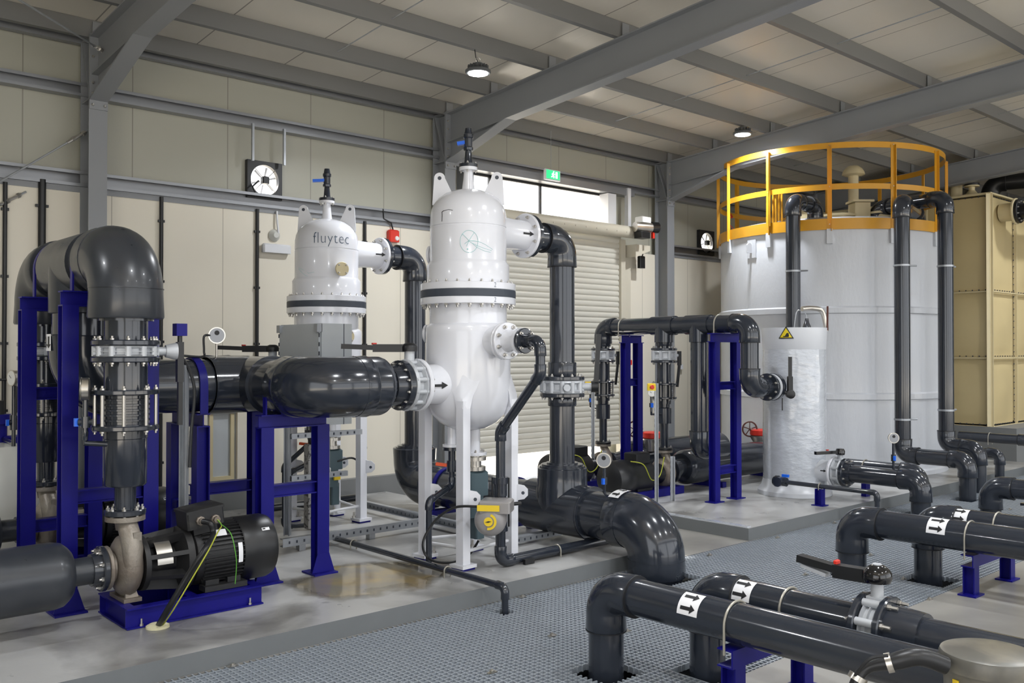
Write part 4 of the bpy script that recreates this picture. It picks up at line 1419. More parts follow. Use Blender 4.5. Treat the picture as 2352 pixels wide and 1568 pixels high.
# butterfly valves before each vessel
for cy_, who in ((VY1, 'near'), (VY2, 'rear')):
    va = thing('inlet_valve', 'black-levered butterfly valve at the inlet of the ' + who + ' vessel', 'valve', (4.15, cy_, H2Z))
    xb = VX - .53
    b = MB()
    b.lathe((xb - .115, cy_, H2Z), (1, 0, 0), [(0, .165), (.0, .19), (.02, .2), (.03, .165), (.08, .165), (.09, .2), (.11, .19)], 40)
    for k in range(12):
        a = 2 * PI * (k + .5) / 12
        b.cyl((xb - .11, cy_ + .178 * math.cos(a), H2Z + .178 * math.sin(a)), (xb - .005, cy_ + .178 * math.cos(a), H2Z + .178 * math.sin(a)), .02, n=10)
    b.cyl((xb - .055, cy_, H2Z + .17), (xb - .055, cy_, H2Z + .27), .04)
    b.build('body', M['alloy'], va)
    fo = flange(va, (xb - .118, cy_, H2Z), (-1, 0, 0), .192, .05, M['pvc'], 0, collar=(.15, .09), name='collar_flange')
    bolts(fo, (xb - .168, cy_, H2Z), (-1, 0, 0), .17, 12, .012)
    MB().cyl((xb - .25, cy_, H2Z), (xb - .34, cy_, H2Z), .13).build('stub_pipe', M['pvc'], va)
    hb = MB()
    hz = H2Z + .29
    hb.lathe((xb - .055, cy_, hz - .03), (0, 0, 1), [(0, .06), (.035, .062), (.055, .05), (.065, .03)], 24)
    ld = V((-.8, .6, 0))
    p_ = V((xb - .055, cy_, hz))
    hb.section(p_ + ld * .02, p_ + ld * .28, [(-.028, -.035), (.028, -.035), (.028, .025), (-.028, .025)])
    hb.section(p_ + ld * .28, p_ + ld * .52 + V((0, 0, .01)), [(-.024, -.02), (.024, -.02), (.02, .018), (-.02, .018)])
    hb.build('lever', M['black'], va)
    MB().cbox(p_ + ld * .27 + V((0, 0, .028)), (.035, .02, .015)).build('lever_catch', M['red_plastic'], va)
t = thing('mixing_pipe', 'thick dark pipe dropping from the high header and turning right behind the front riser', 'pipe', (H1X, MX, 1.6))
b = MB(); elbow(b, (H1X, MX, H2Z), (0, 0, -1), (1, 0, 0), FH, .27, .1, 36); b.build('elbow', M['pvc'], t)
MB().cyl((H1X, MX, H1Z - .2), (H1X, MX, H2Z + .2), HB, n=36).build('pipe', M['pvc'], t)
MB().cyl((H1X + .2, MX, H2Z), (H2X - .3, MX, H2Z), HB, n=36).build('pipe', M['pvc'], t)
ang = math.atan2(-.55, -1)
arrow_sticker(t, (H1X, MX, 1.865), (0, 0, -1), FH * 1.03 + .001, (-.97, .15, 0), w=.115, span=.8, n=3)
strap(t, (2.86, MX, H2Z), (1, 0, 0), HB + .003, .06)
gp = at(500, 770, y=MX - .02)
gauge('round white-dialled gauge standing on the eye-level pipe', (gp.x, MX, H2Z + HB), (gp.x, MX, gp.z), (-.3, -.95, 0), .062, dark=False, blue=None, stem=.008)
k = MB().tube(smooth_path([(gp.x - .05, MX, gp.z), (gp.x - .1, MX, gp.z - .01), (gp.x - .1, MX, gp.z - .12), (gp.x - .12, MX - .02, H2Z + HB + .02), (gp.x - .3, MX - .05, H2Z + HB + .03), (gp.x - .55, MX - .1, H2Z + HB + .06)]), .009, 8)
tag(k.build('gauge_cable', M['black']), 'thin black cable from the round gauge over the eye-level pipe', 'cable')

# ------------------------------------------------------------------ header 1 and risers with pumps
t = thing('discharge_header', 'massive dark grey pipe arch at upper left joining the two pump risers', 'pipe', (H1X, 7.1, H1Z))
b = MB(); elbow(b, (H1X, PUY1, H1Z), (0, -1, 0), (0, 0, -1), FH, .24, .15, 40)
seam_ring(b, (H1X, PUY1, H1Z - .2), (0, 0, 1), FH, .005); seam_ring(b, (H1X, PUY1 + .24, H1Z), (0, 1, 0), FH, .005)
b.build('elbow', M['pvc_dull'], t)
MB().cyl((H1X, PUY1 + .2, H1Z), (H1X, PUY2 - .2, H1Z), HB, n=36).build('pipe', M['pvc_dull'], t)
b = MB(); b.rod((H1X, MX, H1Z), (0, 1, 0), .68, FH, 40); b.lathe((H1X, MX, H1Z), (0, 0, -1), [(0, FH), (.33, FH), (.335, FH * .96)], 40)
b.build('tee', M['pvc_dull'], t)
b = MB(); elbow(b, (H1X, PUY2, H1Z), (0, 1, 0), (0, 0, -1), FH, .24, .15, 36); b.build('elbow', M['pvc_dull'], t)
strap(t, (H1X, 6.36, H1Z), (0, 1, 0), HB + .003, .045)
strap(t, (H1X, 7.23, H1Z), (0, 1, 0), HB + .003, .045)


def riser(x, y, k, zt, label, vlabel, clabel, who):
    """k: scale; zt list of heights top to bottom."""
    t = thing('riser_pipe', label, 'pipe', (x, y, .8))
    c = lambda z: (x, y, z)
    f1, v_, f2, cf1, cf2, sb, nb, fb = zt
    if who == 'big':
        b = MB(); b.lathe(c(f1 + .20), (0, 0, -1), [(0, .2), (.02, .2), (.03, .18), (.05, .178), (.055, .165), (.08, .165)], 36); b.build('reducing_bush', M['pvc'], t)
    MB().cyl(c(f1 + .2), c(f1), .13 * k, n=32).build('pipe', M['pvc'], t)
    flange(t, c(f1 - .035 * k), (0, 0, 1), .205 * k, .035 * k, M['pvc'], 12, .013 * k, bR=.18 * k)
    flange(t, c(f2 + .035 * k), (0, 0, -1), .205 * k, .035 * k, M['pvc'], 12, .013 * k, bR=.18 * k)
    MB().cyl(c(f2 + .01), c(cf1), .13 * k, n=32).build('pipe', M['pvc'], t)
    va = thing('riser_valve', vlabel, 'valve', c((f1 + f2) / 2))
    b = MB()
    h0, h1 = f2 + .036 * k, f1 - .036 * k
    hh = h1 - h0
    b.lathe(c(h0), (0, 0, 1), [(0, .185 * k), (hh * .15, .195 * k), (hh * .25, .165 * k), (hh * .45, .165 * k), (hh * .47, .19 * k), (hh * .53, .19 * k), (hh * .55, .165 * k), (hh * .75, .165 * k), (hh * .85, .195 * k), (hh, .185 * k)], 40)
    for q in range(12):
        a = 2 * PI * (q + .5) / 12
        b.cyl((x + .18 * k * math.cos(a), y + .18 * k * math.sin(a), h0 + .003), (x + .18 * k * math.cos(a), y + .18 * k * math.sin(a), h1 - .003), .02 * k, n=8)
    b.build('body', M['alloy'], va)
    return t, va


def check_valve(t, x, y, k, z1, z0, label):
    """Two flanges with long tie bolts round a ribbed barrel."""
    v = thing('check_valve', label, 'valve', (x, y, z0))
    for z, d in ((z1, -1), (z0, 1)):
        fo = flange(v, (x, y, z), (0, 0, d), .2 * k, .032 * k, M['pvc'])
        bolts(fo, (x, y, z), (0, 0, -d), .178 * k, 8, .014 * k)
    b = MB()
    pr_ = []
    h = z1 - z0
    for i in range(7):
        zz = h * (.12 + .76 * i / 6)
        pr_ += [(zz - h * .03, .135 * k), (zz - h * .02, .145 * k), (zz + h * .02, .145 * k), (zz + h * .03, .135 * k)]
    b.lathe((x, y, z0), (0, 0, 1), [(0, .135 * k)] + pr_ + [(h, .135 * k)], 32)
    b.build('barrel', M['pvc'], v)
    for q in range(8):
        a = 2 * PI * (q + .5) / 8
        MB().cyl((x + .178 * k * math.cos(a), y + .178 * k * math.sin(a), z0 + .02), (x + .178 * k * math.cos(a), y + .178 * k * math.sin(a), z1 - .02), .0115 * k, n=8).build('tie_bolt', M['steel'], v)
    return v


ZB = [1.875, 0, 1.735, 1.565, 1.31, .96, .84, .795]
def big_riser(y, near):
    w = 'front' if near else 'rear'
    t, va = riser(H1X, y, 1.0, ZB, 'dark grey ' + w + ' riser pipe standing over the ' + w + ' pump on the left', 'pale grey butterfly valve high in the ' + w + ' riser pipe', '', 'big')
    check_valve(t, H1X, y, 1.0, ZB[3], ZB[4], 'ribbed check valve with long bolts in the ' + w + ' riser pipe')
    c = lambda z: (H1X, y, z)
    b = MB()
    b.lathe(c(ZB[4] - .001), (0, 0, -1), [(0, .132), (.05, .132), (.055, .128), (ZB[4] - ZB[5] - .012, .128), (ZB[4] - ZB[5], .12), (ZB[4] - ZB[5], .066), (ZB[4] - ZB[6] + .03, .064), (ZB[4] - ZB[6] + .04, .08), (ZB[4] - .815, .085)], 36)
    b.build('reducing_sleeve', M['pvc'], t)
    fo = flange(t, c(.775), (0, 0, 1), .125, .035, M['pvc'], 8, .013, bR=.1, back=True)
    # lever valve handle
    hd = V((1, -.15, 0)).normalized() if near else V((1, .3, 0)).normalized()
    zc = (ZB[0] + ZB[2]) / 2
    s = V(c(zc))
    b = MB(); b.cyl(s + hd * .17, s + hd * .26, .028); b.lathe(s + hd * .24, hd, [(0, .04), (.06, .055), (.07, .055)], 20); b.build('stem', M['alloy'], va)
    b = MB()
    p_ = s + hd * .33
    b.section(p_ + V((0, 0, .06)), p_ - V((0, 0, .2)), [(-.028, -.02), (.028, -.02), (.028, .02), (-.028, .02)], up=hd)
    b.section(p_ - V((0, 0, .2)), p_ - V((0, 0, .48)), [(-.02, -.012), (.02, -.012), (.026, .014), (-.026, .014)], up=hd)
    b.build('lever', M['black'], va)
    if near:
        MB().cbox(p_ + V((0, 0, .14)), (.07, .07, .08)).build('position_flag', M['blue'], va)
        MB().rod(p_ + V((0, 0, .08)), (0, 0, 1), .05, .015).build('flag_stem', M['black'], va)
    return t
big_riser(PUY1, True)
big_riser(PUY2, False)
g0 = at(200, 1010, d=5.7); g1 = at(196, 893, d=5.7)
gauge('glass-faced pressure gauge with blue tap left of the front riser', (g1.x, g1.y, g0.z), (g1.x, g1.y, g1.z), (-.93, .367, 0), .07, stem=.016)
t = thing('gauge_branch', 'short dark branch holding the pressure gauge beside the front riser', 'pipe', (g1.x, g1.y, g0.z))
MB().tube([(g1.x, g1.y, g0.z + .05), (g1.x, g1.y, g0.z - .02), (H1X - .1, PUY1 - .03, g0.z - .03)], .018, 10).build('pipe', M['pvc'], t)
g0 = at(30, 1000, d=7.6); g1 = at(32, 868, d=7.6)
gl = gauge('pressure gauge with blue tap at the far left edge beside the white dosing tank', (g1.x, g1.y, PZ + .905), (g1.x, g1.y, g1.z), (-.97, -.25, 0), .065, stem=.016)


def pump(y, label, near):
    AX = .455
    x0 = H1X
    t = thing('centrifugal_pump', label, 'pump', (x0 + .3, y, PZ))
    # skid
    sx0, sx1, sy0, sy1 = 1.99, 2.88, y - .27, y + .25
    def beam(a, b, nm='skid_beam', fl=1):
        o = MB().section(a, b, ipoly(.065, .125, .008, .009)).build(nm, M['blue'], t, smooth=False)
        return o
    zc = PZ + .064
    beam((sx0, sy0 + .03, zc), (sx1, sy0 + .03, zc), fl=1)
    beam((sx0, sy1 - .03, zc), (sx1, sy1 - .03, zc), fl=-1)
    beam((sx0 + .03, sy0 + .06, zc), (sx0 + .03, sy1 - .06, zc), fl=-1)
    beam((sx1 - .03, sy0 + .06, zc), (sx1 - .03, sy1 - .06, zc))
    beam((2.42, sy0 + .06, zc), (2.42, sy1 - .06, zc))
    for xx in (2.08, 2.79):
        MB().lathe((xx, sy0 + .01, PZ + .01), (0, 0, 1), [(0, .012), (.012, .012), (.012, .006), (.045, .006)], 6).build('anchor_bolt', M['steel'], t)
    # volute
    b = MB()
    pr_ = [(-.075, .10), (-.07, .12), (-.05, .16), (-.03, .185), (0, .195), (.03, .185), (.05, .165), (.065, .14), (.075, .12)]
    b.lathe((x0 + .0, y, AX), (1, 0, 0), pr_, 44)
    # throat swelling up to the discharge
    P = [(x0, y - .14, AX + .02), (x0, y - .135, AX + .12), (x0, y - .09, AX + .2), (x0, y - .03, AX + .27), (x0, y, AX + .315)]
    b.tube(P, [.055, .062, .062, .06, .06], 20)
    b.lathe((x0, y, AX + .285), (0, 0, 1), [(-.06, .055), (0, .065), (.0, .12), (.03, .12)], 32)
    b.lathe((x0 - .06, y, AX), (-1, 0, 0), [(0, .1), (.03, .085), (.05, .085)], 32)
    b.build('volute', M['casting'], t, angle=50)
    MB().cbox((x0 + .02, y - .155, AX + .2), (.05, .02, .05)).build('boss', M['casting'], t)
    b = MB()
    b.section((x0 - .05, y, PZ + .14), (x0 + .06, y, PZ + .14), [(-.13, -.012), (.13, -.012), (.13, .012), (-.13, .012)])
    for sy in (-.09, 0, .09):
        b.add([(x0 - .03, y + sy - .012, PZ + .15), (x0 + .05, y + sy - .012, PZ + .15), (x0 + .05, y + sy + .012, PZ + .15), (x0 - .03, y + sy + .012, PZ + .15),
               (x0 - .02, y + sy * .6 - .012, AX - .1), (x0 + .03, y + sy * .6 - .012, AX - .1), (x0 + .03, y + sy * .6 + .012, AX - .1), (x0 - .02, y + sy * .6 + .012, AX - .1)],
              [(0, 3, 2, 1), (4, 5, 6, 7), (0, 1, 5, 4), (2, 3, 7, 6), (1, 2, 6, 5), (0, 4, 7, 3)])
    b.build('foot', M['casting'], t, smooth=False)
    fo = flange(t, (x0 - .1, y, AX), (-1, 0, 0), .135, .025, M['casting'], name='suction_flange')
    # bearing bracket
    b = MB()
    b.lathe((x0 + .075, y, AX), (1, 0, 0), [(0, .17), (.02, .175), (.03, .175), (.035, .12), (.08, .1), (.22, .09), (.24, .13), (.26, .2), (.3, .21), (.305, .19)], 36)
    for a in (.4, 1.2, 2.0, 2.8, 3.6, 4.6, 5.6):
        cx_ = math.cos(a); sx_ = math.sin(a)
        b.section((x0 + .1, y + .14 * cx_, AX + .14 * sx_), (x0 + .34, y + .17 * cx_, AX + .17 * sx_), [(-.014, -.03), (.014, -.03), (.014, .03), (-.014, .03)], up=(0, cx_, sx_))
    b.build('bearing_bracket', M['black_dusty'], t)
    MB().lathe((x0 + .15, y, AX), (1, 0, 0), [(0, .152), (.1, .152)], 24, a0=PI * .05, a1=PI * 1.0).build('coupling_guard', M['stainless'], t)
    # motor
    mx0, mx1, mx2 = x0 + .37, x0 + .72, x0 + .98
    b = MB()
    b.lathe((mx0, y, AX), (1, 0, 0), [(0, .15), (.03, .19), (.07, .195), (mx1 - mx0, .195)], 40)
    N = 46
    for i in range(N):
        a = 2 * PI * i / N
        ca, sa = math.cos(a), math.sin(a)
        if sa < -.8: continue
        b.section((mx0 + .07, y + .2 * ca, AX + .2 * sa), (mx1 - .01, y + .2 * ca, AX + .2 * sa), [(-.0025, -.015), (.0025, -.015), (.0025, .016), (-.0025, .016)], up=(0, ca, sa))
    mo = b.build('motor_body', M['black_dusty'], t)
    b = MB()
    b.lathe((mx1, y, AX), (1, 0, 0), [(-.01, .212), (0, .218), (.2, .218), (.235, .205), (.25, .18), (.255, .12), (.256, 0)], 44)
    b.build('fan_cowl', M['black'], t)
    for sy in (-1, 1):
        b = MB()
        for xx in (mx0 + .08, mx1 - .12):
            b.box(xx, xx + .09, y + sy * .13 - .05, y + sy * .13 + .05, PZ + .165, AX - .14)
        b.box(mx0 + .06, mx1 + .0, y + sy * .17 - .05, y + sy * .17 + .05, PZ + .13, PZ + .165)
        b.build('motor_foot', M['black_dusty'], t, smooth=False)
    # terminal box
    tb = at(468, 1177, d=6.0)
    tx, tz = mx0 + .09, AX + .27
    m_ = Matrix.Translation((tx, y - .06, tz)) @ Matrix.Rotation(-.12, 4, 'Y')
    tbx = MB(m_); tbx.cbox((0, 0, 0), (.25, .2, .13), .012); tbx.cbox((0, 0, -.08), (.16, .14, .06))
    to = tbx.build('terminal_box', M['black_dusty'], t)
    MB(m_).cbox((0, 0, .05), (.258, .208, .02), .004).build('box_lid', M['black_dusty'], to)
    for xx in (-.04, .06):
        MB().lathe((tx + xx, y - .155, tz - .02), (0, -1, 0), [(0, .03), (.02, .03), (.025, .022), (.045, .022)], 8).build('cable_gland', M['casting'], to)
    # plates
    def plate(x_, a_, w_, h_, nm='label_plate', R_=.2175, mt='sticker'):
        pt = lambda u, v: V((x_ + u * w_, y + (R_ + .0015) * math.cos(a_ + v * h_ / R_), AX + (R_ + .0015) * math.sin(a_ + v * h_ / R_)))
        return MB().patch(pt, 1, 4).build(nm, M[mt], t)
    aF = PI - .45
    plate(mx0 + .14, PI - .9, .09, .05, R_=.219)
    plate(mx0 + .29, PI - .38, .03, .13, R_=.219)
    l_ = plate(mx1 + .13, PI - .75, .055, .022)
    plate(mx1 + .135, PI - .75 + .02, .02, .01, 'print', .2185, 'ink')
    MB().lathe((mx0 + .05, y, AX + .235), (0, 1, 0), [(-.012, .025), (.012, .025)], 14).build('lifting_eye', M['black_dusty'], t)
    return t, (tx, tz)


pa, (tx, tz) = pump(PUY1, 'near black pump motor with sandy volute on a blue skid, lower left', True)
pb = dup(pa, (.0, PUY2 - PUY1, 0), 'rear black pump motor with sandy volute, mostly hidden behind the blue frame')
# suction pipes
for y, nm, xx in ((PUY1, 'fat dark suction pipe entering the near pump from the left edge', 0), (PUY2, 'dark suction pipe entering the rear pump behind the blue posts', 0)):
    t = thing('suction_pipe', nm, 'pipe', (1.2, y, .3))
    A = .455
    MB().lathe((1.72, y, A), (-1, 0, 0), [(-.02, .14), (0, .165), (.03, .19), (.08, .2), (2.4, .2)], 40).build('pipe', M['pvc_dull'], t)
    MB().cyl((1.68, y, A), (1.94 + xx * .0, y, A), .084).build('reducer', M['pvc_dull'], t)
    fo = flange(t, (1.942 + xx, y, A), (-1, 0, 0), .14, .035, M['pvc'], 8, .014, collar=(.1, .05), bR=.115)
# power cables of the near pump
ya = PUY1 - .2
c0 = V((tx - .04, PUY1 - .2, tz - .02)); c1 = V((tx + .06, PUY1 - .2, tz - .02))
hole = at(362, 1440, z=PZ)
P1 = smooth_path([c0, c0 + V((.03, -.05, -.01)), c0 + V((.03, -.09, -.08)), at(475, 1255, d=5.55), at(430, 1325, d=5.5), at(385, 1400, d=5.5), hole])
t = thing('motor_cable', 'thick black conduit curving from the near motor down to the floor foam', 'cable', hole)
MB().tube(P1, .0185, 12).build('conduit', M['black'], t)
P2 = smooth_path([c1, c1 + V((0, -.06, -.03)), at(500, 1222, d=5.56), at(480, 1262, d=5.5), at(440, 1330, d=5.45), at(398, 1400, d=5.45), hole + V((.02, -.01, 0))])
MB().tube(P2, .0042, 8).build('earth_wire', M['yellow_wire'], t)
P3 = smooth_path([c1, c1 + V((0, -.05, -.02)), at(530, 1225, d=5.75), at(541, 1270, d=5.74), at(543, 1300, d=5.76), at(540, 1340, d=5.8)])
MB().tube(P3, .003, 8).build('green_wire', M['green_wire'], t)
b = MB(); b.lathe(hole, (0, 0, 1), [(0, .07), (.012, .068), (.022, .05), (.024, .02)], 22); b.build('sealing_foam', M['foam'], t)

# ------------------------------------------------------------------ blue frames
def ibar(t, a, b, h=.1, w=.1, up=(0, 0, 1), nm='beam', m='blue'):
    return MB().section(a, b, ipoly(w, h, .008, .009), up=up).build(nm, M[m], t, smooth=False)


def foot(t, x, y, z=PZ, s=.2, flare=True):
    b = MB()
    b.box(x - s / 2, x + s / 2, y - s / 2, y + s / 2, z + .001, z + .013)
    b.build('base_plate', M['blue'], t, smooth=False)
    if flare:
        b = MB(); b.prism([(-.095, -.04), (.095, -.04), (.05, .1), (-.05, .1)], frame((x, y - .048, z + .055), (0, -1, 0)), .008)
        b.build('gusset', M['blue'], t, smooth=False)


def portal(label, posts, ztop, beams, axis='x', pw=.1, orient='x'):
    """posts: (x, y) list; beams: heights between the first two posts."""
    cx_ = sum(p[0] for p in posts) / len(posts); cy_ = sum(p[1] for p in posts) / len(posts)
    t = thing('support_frame', label, 'support frame', (cx_, cy_, PZ))
    for (x, y) in posts:
        ibar(t, (x, y, PZ + .012), (x, y, ztop - .1), pw, pw, up=(1, 0, 0) if orient == 'x' else (0, 1, 0), nm='post')
        foot(t, x, y)
    (xa, ya_), (xb, yb) = posts[0], posts[1]
    d = (V((xb, yb, 0)) - V((xa, ya_, 0))).normalized() * (pw / 2)
    a, b = V((xa, ya_, ztop - .05)) - d, V((xb, yb, ztop - .05)) + d
    ibar(t, a, b, .1, .1, nm='top_beam')
    for z in beams:
        ibar(t, V((xa, ya_, z)) + d, V((xb, yb, z)) - d, .09, .08, nm='cross_beam')
    return t


portal('tall blue frame nearest the near pump, carrying the arch pipe', [(1.84, 6.36), (2.36, 6.36)], H1Z - HB - .004, [.86], orient='y')
xr0 = at(62, 900, y=7.25).x; xr1 = at(215, 1000, y=7.25).x
portal('tall blue frame at the rear pump, carrying the arch pipe', [(xr0, 7.25), (xr1, 7.25)], H1Z - HB - .004, [1.5, .55], orient='y')
f1 = portal('blue frame under the large elbow, one foot on the open plinth', [(at(608, 1000, y=6.22).x, 6.22), (at(735, 1250, y=6.22).x, 6.22)], H2Z - HB - .004, [.78], orient='y')
f2 = portal('blue frame left of the large elbow, behind the galvanised post', [(2.86, at(461, 1000, x=2.86).y), (2.86, at(402, 1000, x=2.86).y)], H2Z - HB - .004, [.62], orient='x')
# link beams from frame to frame
yy = 6.98
t = thing('support_frame', 'blue post and rail between the two low blue frames', 'support frame', (3.2, yy, PZ))
xk = at(586, 1100, y=yy).x
ibar(t, (xk, yy, PZ + .012), (xk, yy, H2Z - HB - .02), .1, .1, up=(0, 1, 0), nm='post')
foot(t, xk, yy)
ibar(t, (2.91, yy, .73), (xk - .05, yy, .73), .09, .08, nm='cross_beam')
# galvanised strut post standing by the near motor
def strut_post(label, x, y, z0, z1, w=.042):
    t = thing('strut_post', label, 'post', (x, y, z0))
    MB().section((x, y, z0 + .001), (x, y, z1), cpoly(w, w, .004, .008), up=(.7, -.7, 0)).build('channel', M['galv'], t, smooth=False)
    b = MB()
    z = z0 + .08
    k = 0
    d = V((-.7, -.7, 0)); s = V((.7, -.7, 0))
    while z < z1 - .05:
        c = V((x, y, z)) + s * (w / 2 + .001) * -1
        b.prism([(-.005, -.016), (.005, -.016), (.005, .016), (-.005, .016)], frame(c, s), .003)
        z += .06
    b.build('slots', M['gasket'], t)
    return t
sp = at(423, 838, y=6.28)
strut_post('galvanised slotted post rising behind the near motor terminal box', sp.x, 6.28, PZ, sp.z, .05)
tag(MB().tube(smooth_path([(sp.x + .03, 6.25, 1.0), (sp.x + .04, 6.25, 1.25), (sp.x + .06, 6.25, 1.55), (sp.x - .02, 6.25, 1.75), (sp.x - .15, 6.2, 1.78)]), .012, 8).build('hanging_cable', M['black']), 'black cable bundle arching over the galvanised post', 'cable')

# ------------------------------------------------------------------ cabinet on slotted frame
X0, Y0 = 4.12, 7.08
X1 = at(808, 850, y=Y0).x; Y1_ = at(645, 850, x=X0).y
Zt, Zb = at(735, 742, y=Y0).z, at(735, 977, y=Y0).z
t = thing('control_cabinet', 'light grey control cabinet in front of the rear vessel', 'cabinet', (X0, Y0, Zb))
MB().box(X0, X1, Y0, Y1_, Zb, Zt).build('case', M['cabinet'], t, smooth=False)
MB().box(X0 - .02, X0 - .001, Y0 + .02, Y1_ - .01, Zb + .02, Zt - .02).build('door', M['cabinet'], t, smooth=False)
b = MB(); b.box(X0 + .22, X0 + .226, Y0 - .003, Y0 - .0005, Zb, Zt); b.build('side_seam', M['gasket'], t, smooth=False)
for (yy, zz) in ((Y0 + .03, Zt - .04), (Y1_ - .03, Zt - .04), (Y0 + .03, Zb + .04)):
    MB().cbox((X0 - .02, yy, zz), (.05, .06, .07)).build('corner_clip', M['galv'], t, smooth=False)
b = MB()
for yy in (Y0 + .005, Y1_ - .005):
    z = Zb + .05
    while z < Zt - .1:
        b.box(X0 - .024, X0 - .0205, yy - .008, yy + .008, z, z + .035); z += .08
b.build('strut_slots', M['gasket'], t, smooth=False)
sf = thing('slotted_frame', 'galvanised slotted channel frame standing round the rear vessel', 'support frame', (4.6, 7.3, PZ))
def chan(a, b, w=.045, h=.06, holes=True, up=(0, 0, 1), side=(0, -1, 0), n='channel'):
    o = MB().section(a, b, cpoly(w, h, .004, .01), up=up).build(n, M['galv'], sf, smooth=False)
    if holes:
        a, b = V(a), V(b)
        L = (b - a).length; d = (b - a).normalized(); s = V(side)
        mb = MB(); q = .06
        while q < L - .03:
            mb.prism([(-.007, -.011), (.007, -.011), (.007, .011), (-.007, .011)], frame(a + d * q + s * (w / 2 + .0015), s), .003)
            q += .07
        mb.build('slots', M['gasket'], o)
    return o
rx = at(655, 1262, z=PZ)
yl = rx.y
chan((3.72, 7.04, .2), (5.32, 7.04, .2), .05, .07)
chan((5.32, 6.3, .2), (5.32, 8.3, .2), .05, .07, side=(-1, 0, 0))
chan((5.32, 5.95, .17), (6.0, 5.95, .17), .08, .05, side=(0, -1, 0))
for xx in (3.9, 4.6, 5.25): MB().box(xx - .03, xx + .03, 7.01, 7.07, PZ + .001, .165).build('foot', M['galv'], sf, smooth=False)
pl_ = at(660, 1100, y=7.14)
for (xx, yy) in ((pl_.x, 7.14), (4.3, 7.3)):
    MB().section((xx, yy, .235), (xx, yy, Zb + .1), cpoly(.05, .05, .004, .01), up=(.7, -.7, 0)).build('upright', M['galv'], sf, smooth=False)
chan((pl_.x + .02, 7.12, 1.08), (4.55, 7.12, 1.08), .04, .045, n='cross_rail')
chan((pl_.x + .02, 7.12, .72), (4.4, 7.12, .72), .04, .045, n='cross_rail')
# blotched duct behind the blue post
cd_ = at(712, 1200, y=7.32)
t = thing('cable_duct', 'mottled grey cable duct standing behind the blue post', 'duct', (cd_.x, 7.32, PZ))
m_duct = mat('mottled_duct', (0.36, 0.35, 0.34), .5, stain=(.08, .08, .08), stain_scale=28, stain_lo=.56, stain_hi=.6)
MB().box(cd_.x - .05, cd_.x + .06, 7.26, 7.34, .236, .98).build('duct', m_duct, t, smooth=False)
t = thing('cabinet_cables', 'bundle of black cables dropping from the cabinet to the duct', 'cable', (cd_.x, 7.3, 1.0))
for k in range(4): MB().tube(smooth_path([(cd_.x - .03 + .02 * k, 7.3, 1.2), (cd_.x - .05 + .03 * k, 7.28, 1.08), (cd_.x + .01 * k, 7.3, .95)]), .009, 6).build('cable', M['black'], t)
pk = at(680, 1130, y=7.25)
t = thing('thin_drain_pipe', 'thin dark pipe bending down behind the slotted frame', 'pipe', (pk.x, 7.5, .2))
run(t, [(pk.x + .25, 7.5, .95), (pk.x + .02, 7.5, .78), (pk.x + .02, 7.5, .24), (pk.x + .3, 7.5, .22)], .022, fit=1.3, rb=.05, sock=.03)
tag(MB().tube(smooth_path([(VX + .05, VY2 - .12, .72), (VX + .22, VY2 - .15, .74), (VX + .33, VY2 - .15, .6), (VX + .3, VY2 - .15, .3), (VX + .33, VY2 - .1, .13)]), .01, 8).build('loop_cable', M['black']), 'black cable loop hanging right of the rear vessel drain valve', 'cable')

# ------------------------------------------------------------------ dosing tank at the far left
t = thing('dosing_tank', 'milky white dosing tank with blue lid at the far left', 'tank', (2.3, 8.9, PZ))
p = at(4, 1100, d=8.0)
b = MB(); b.lathe((p.x, p.y, PZ), (0, 0, 1), [(0, .3), (.02, .32), (.84, .32), (.88, .3), (.9, .2), (.9, 0)], 40); b.build('body', M['dosing'], t)
b = MB(); b.lathe((p.x + .1, p.y - .1, PZ + .901), (0, 0, 1), [(0, .11), (.05, .11), (.055, .1)], 28); b.build('lid', M['blue'], t)
b = MB(); b.lathe((p.x - .02, p.y, PZ + .901), (0, 0, 1), [(0, .06), (.16, .06), (.16, .09), (.24, .09)], 20); b.build('dosing_head', M['blue'], t)
b = MB(); b.lathe((p.x - .02, p.y, PZ + 1.14), (0, 0, 1), [(0, .04), (.12, .04)], 12); b.build('knob', M['black'], t)
MB().tube([(g1.x, g1.y, PZ + .93), (p.x, p.y, PZ + .93), (p.x, p.y, PZ + .89)], .016, 10).build('branch', M['pvc'], gl)
t = thing('dosing_line', 'thin dark dosing pipe along the wall at the far left', 'pipe', (p.x, p.y + .3, 1.4))
MB().tube([(p.x - .6, p.y + .35, 1.55), (p.x + .2, p.y + .35, 1.55), (p.x + .2, p.y + .35, 1.1)], .012).build('pipe', M['black'], t)
# ================================================================== RIGHT CLUSTER
HX, HZ, HR = 8.72, 2.115, .1
WX, WY, WR = 9.84, 5.93, .365
YF = 5.80
Y1r, Y2r, Y3r = at(1385, 765, x=HX).y, at(1525, 750, x=HX).y, at(1605, 745, x=HX).y
t = thing('pump_header', 'dark grey header pipe on two blue frames left of the wrapped vessel', 'pipe', (HX, 7, HZ))
MB().cyl((HX, YF + .1, HZ), (HX, Y1r - .1, HZ), HR, n=28).build('pipe', M['pvc'], t)
b = MB(); elbow(b, (HX, Y1r, HZ), (0, 1, 0), (0, 0, -1), HR * 1.13, .13, .08); b.build('elbow', M['pvc'], t)
for yy in (Y2r, Y3r):
    b = MB(); b.rod((HX, yy, HZ), (0, 1, 0), .34, HR * 1.13, 32); b.lathe((HX, yy, HZ), (0, 0, -1), [(0, HR * 1.13), (.2, HR * 1.13), (.205, HR)], 32)
    seam_ring(b, (HX, yy - .17, HZ), (0, 1, 0), HR * 1.1, .01)
    b.build('tee', M['pvc'], t)
zl = 1.405
xf = at(1762, 888, y=YF).x
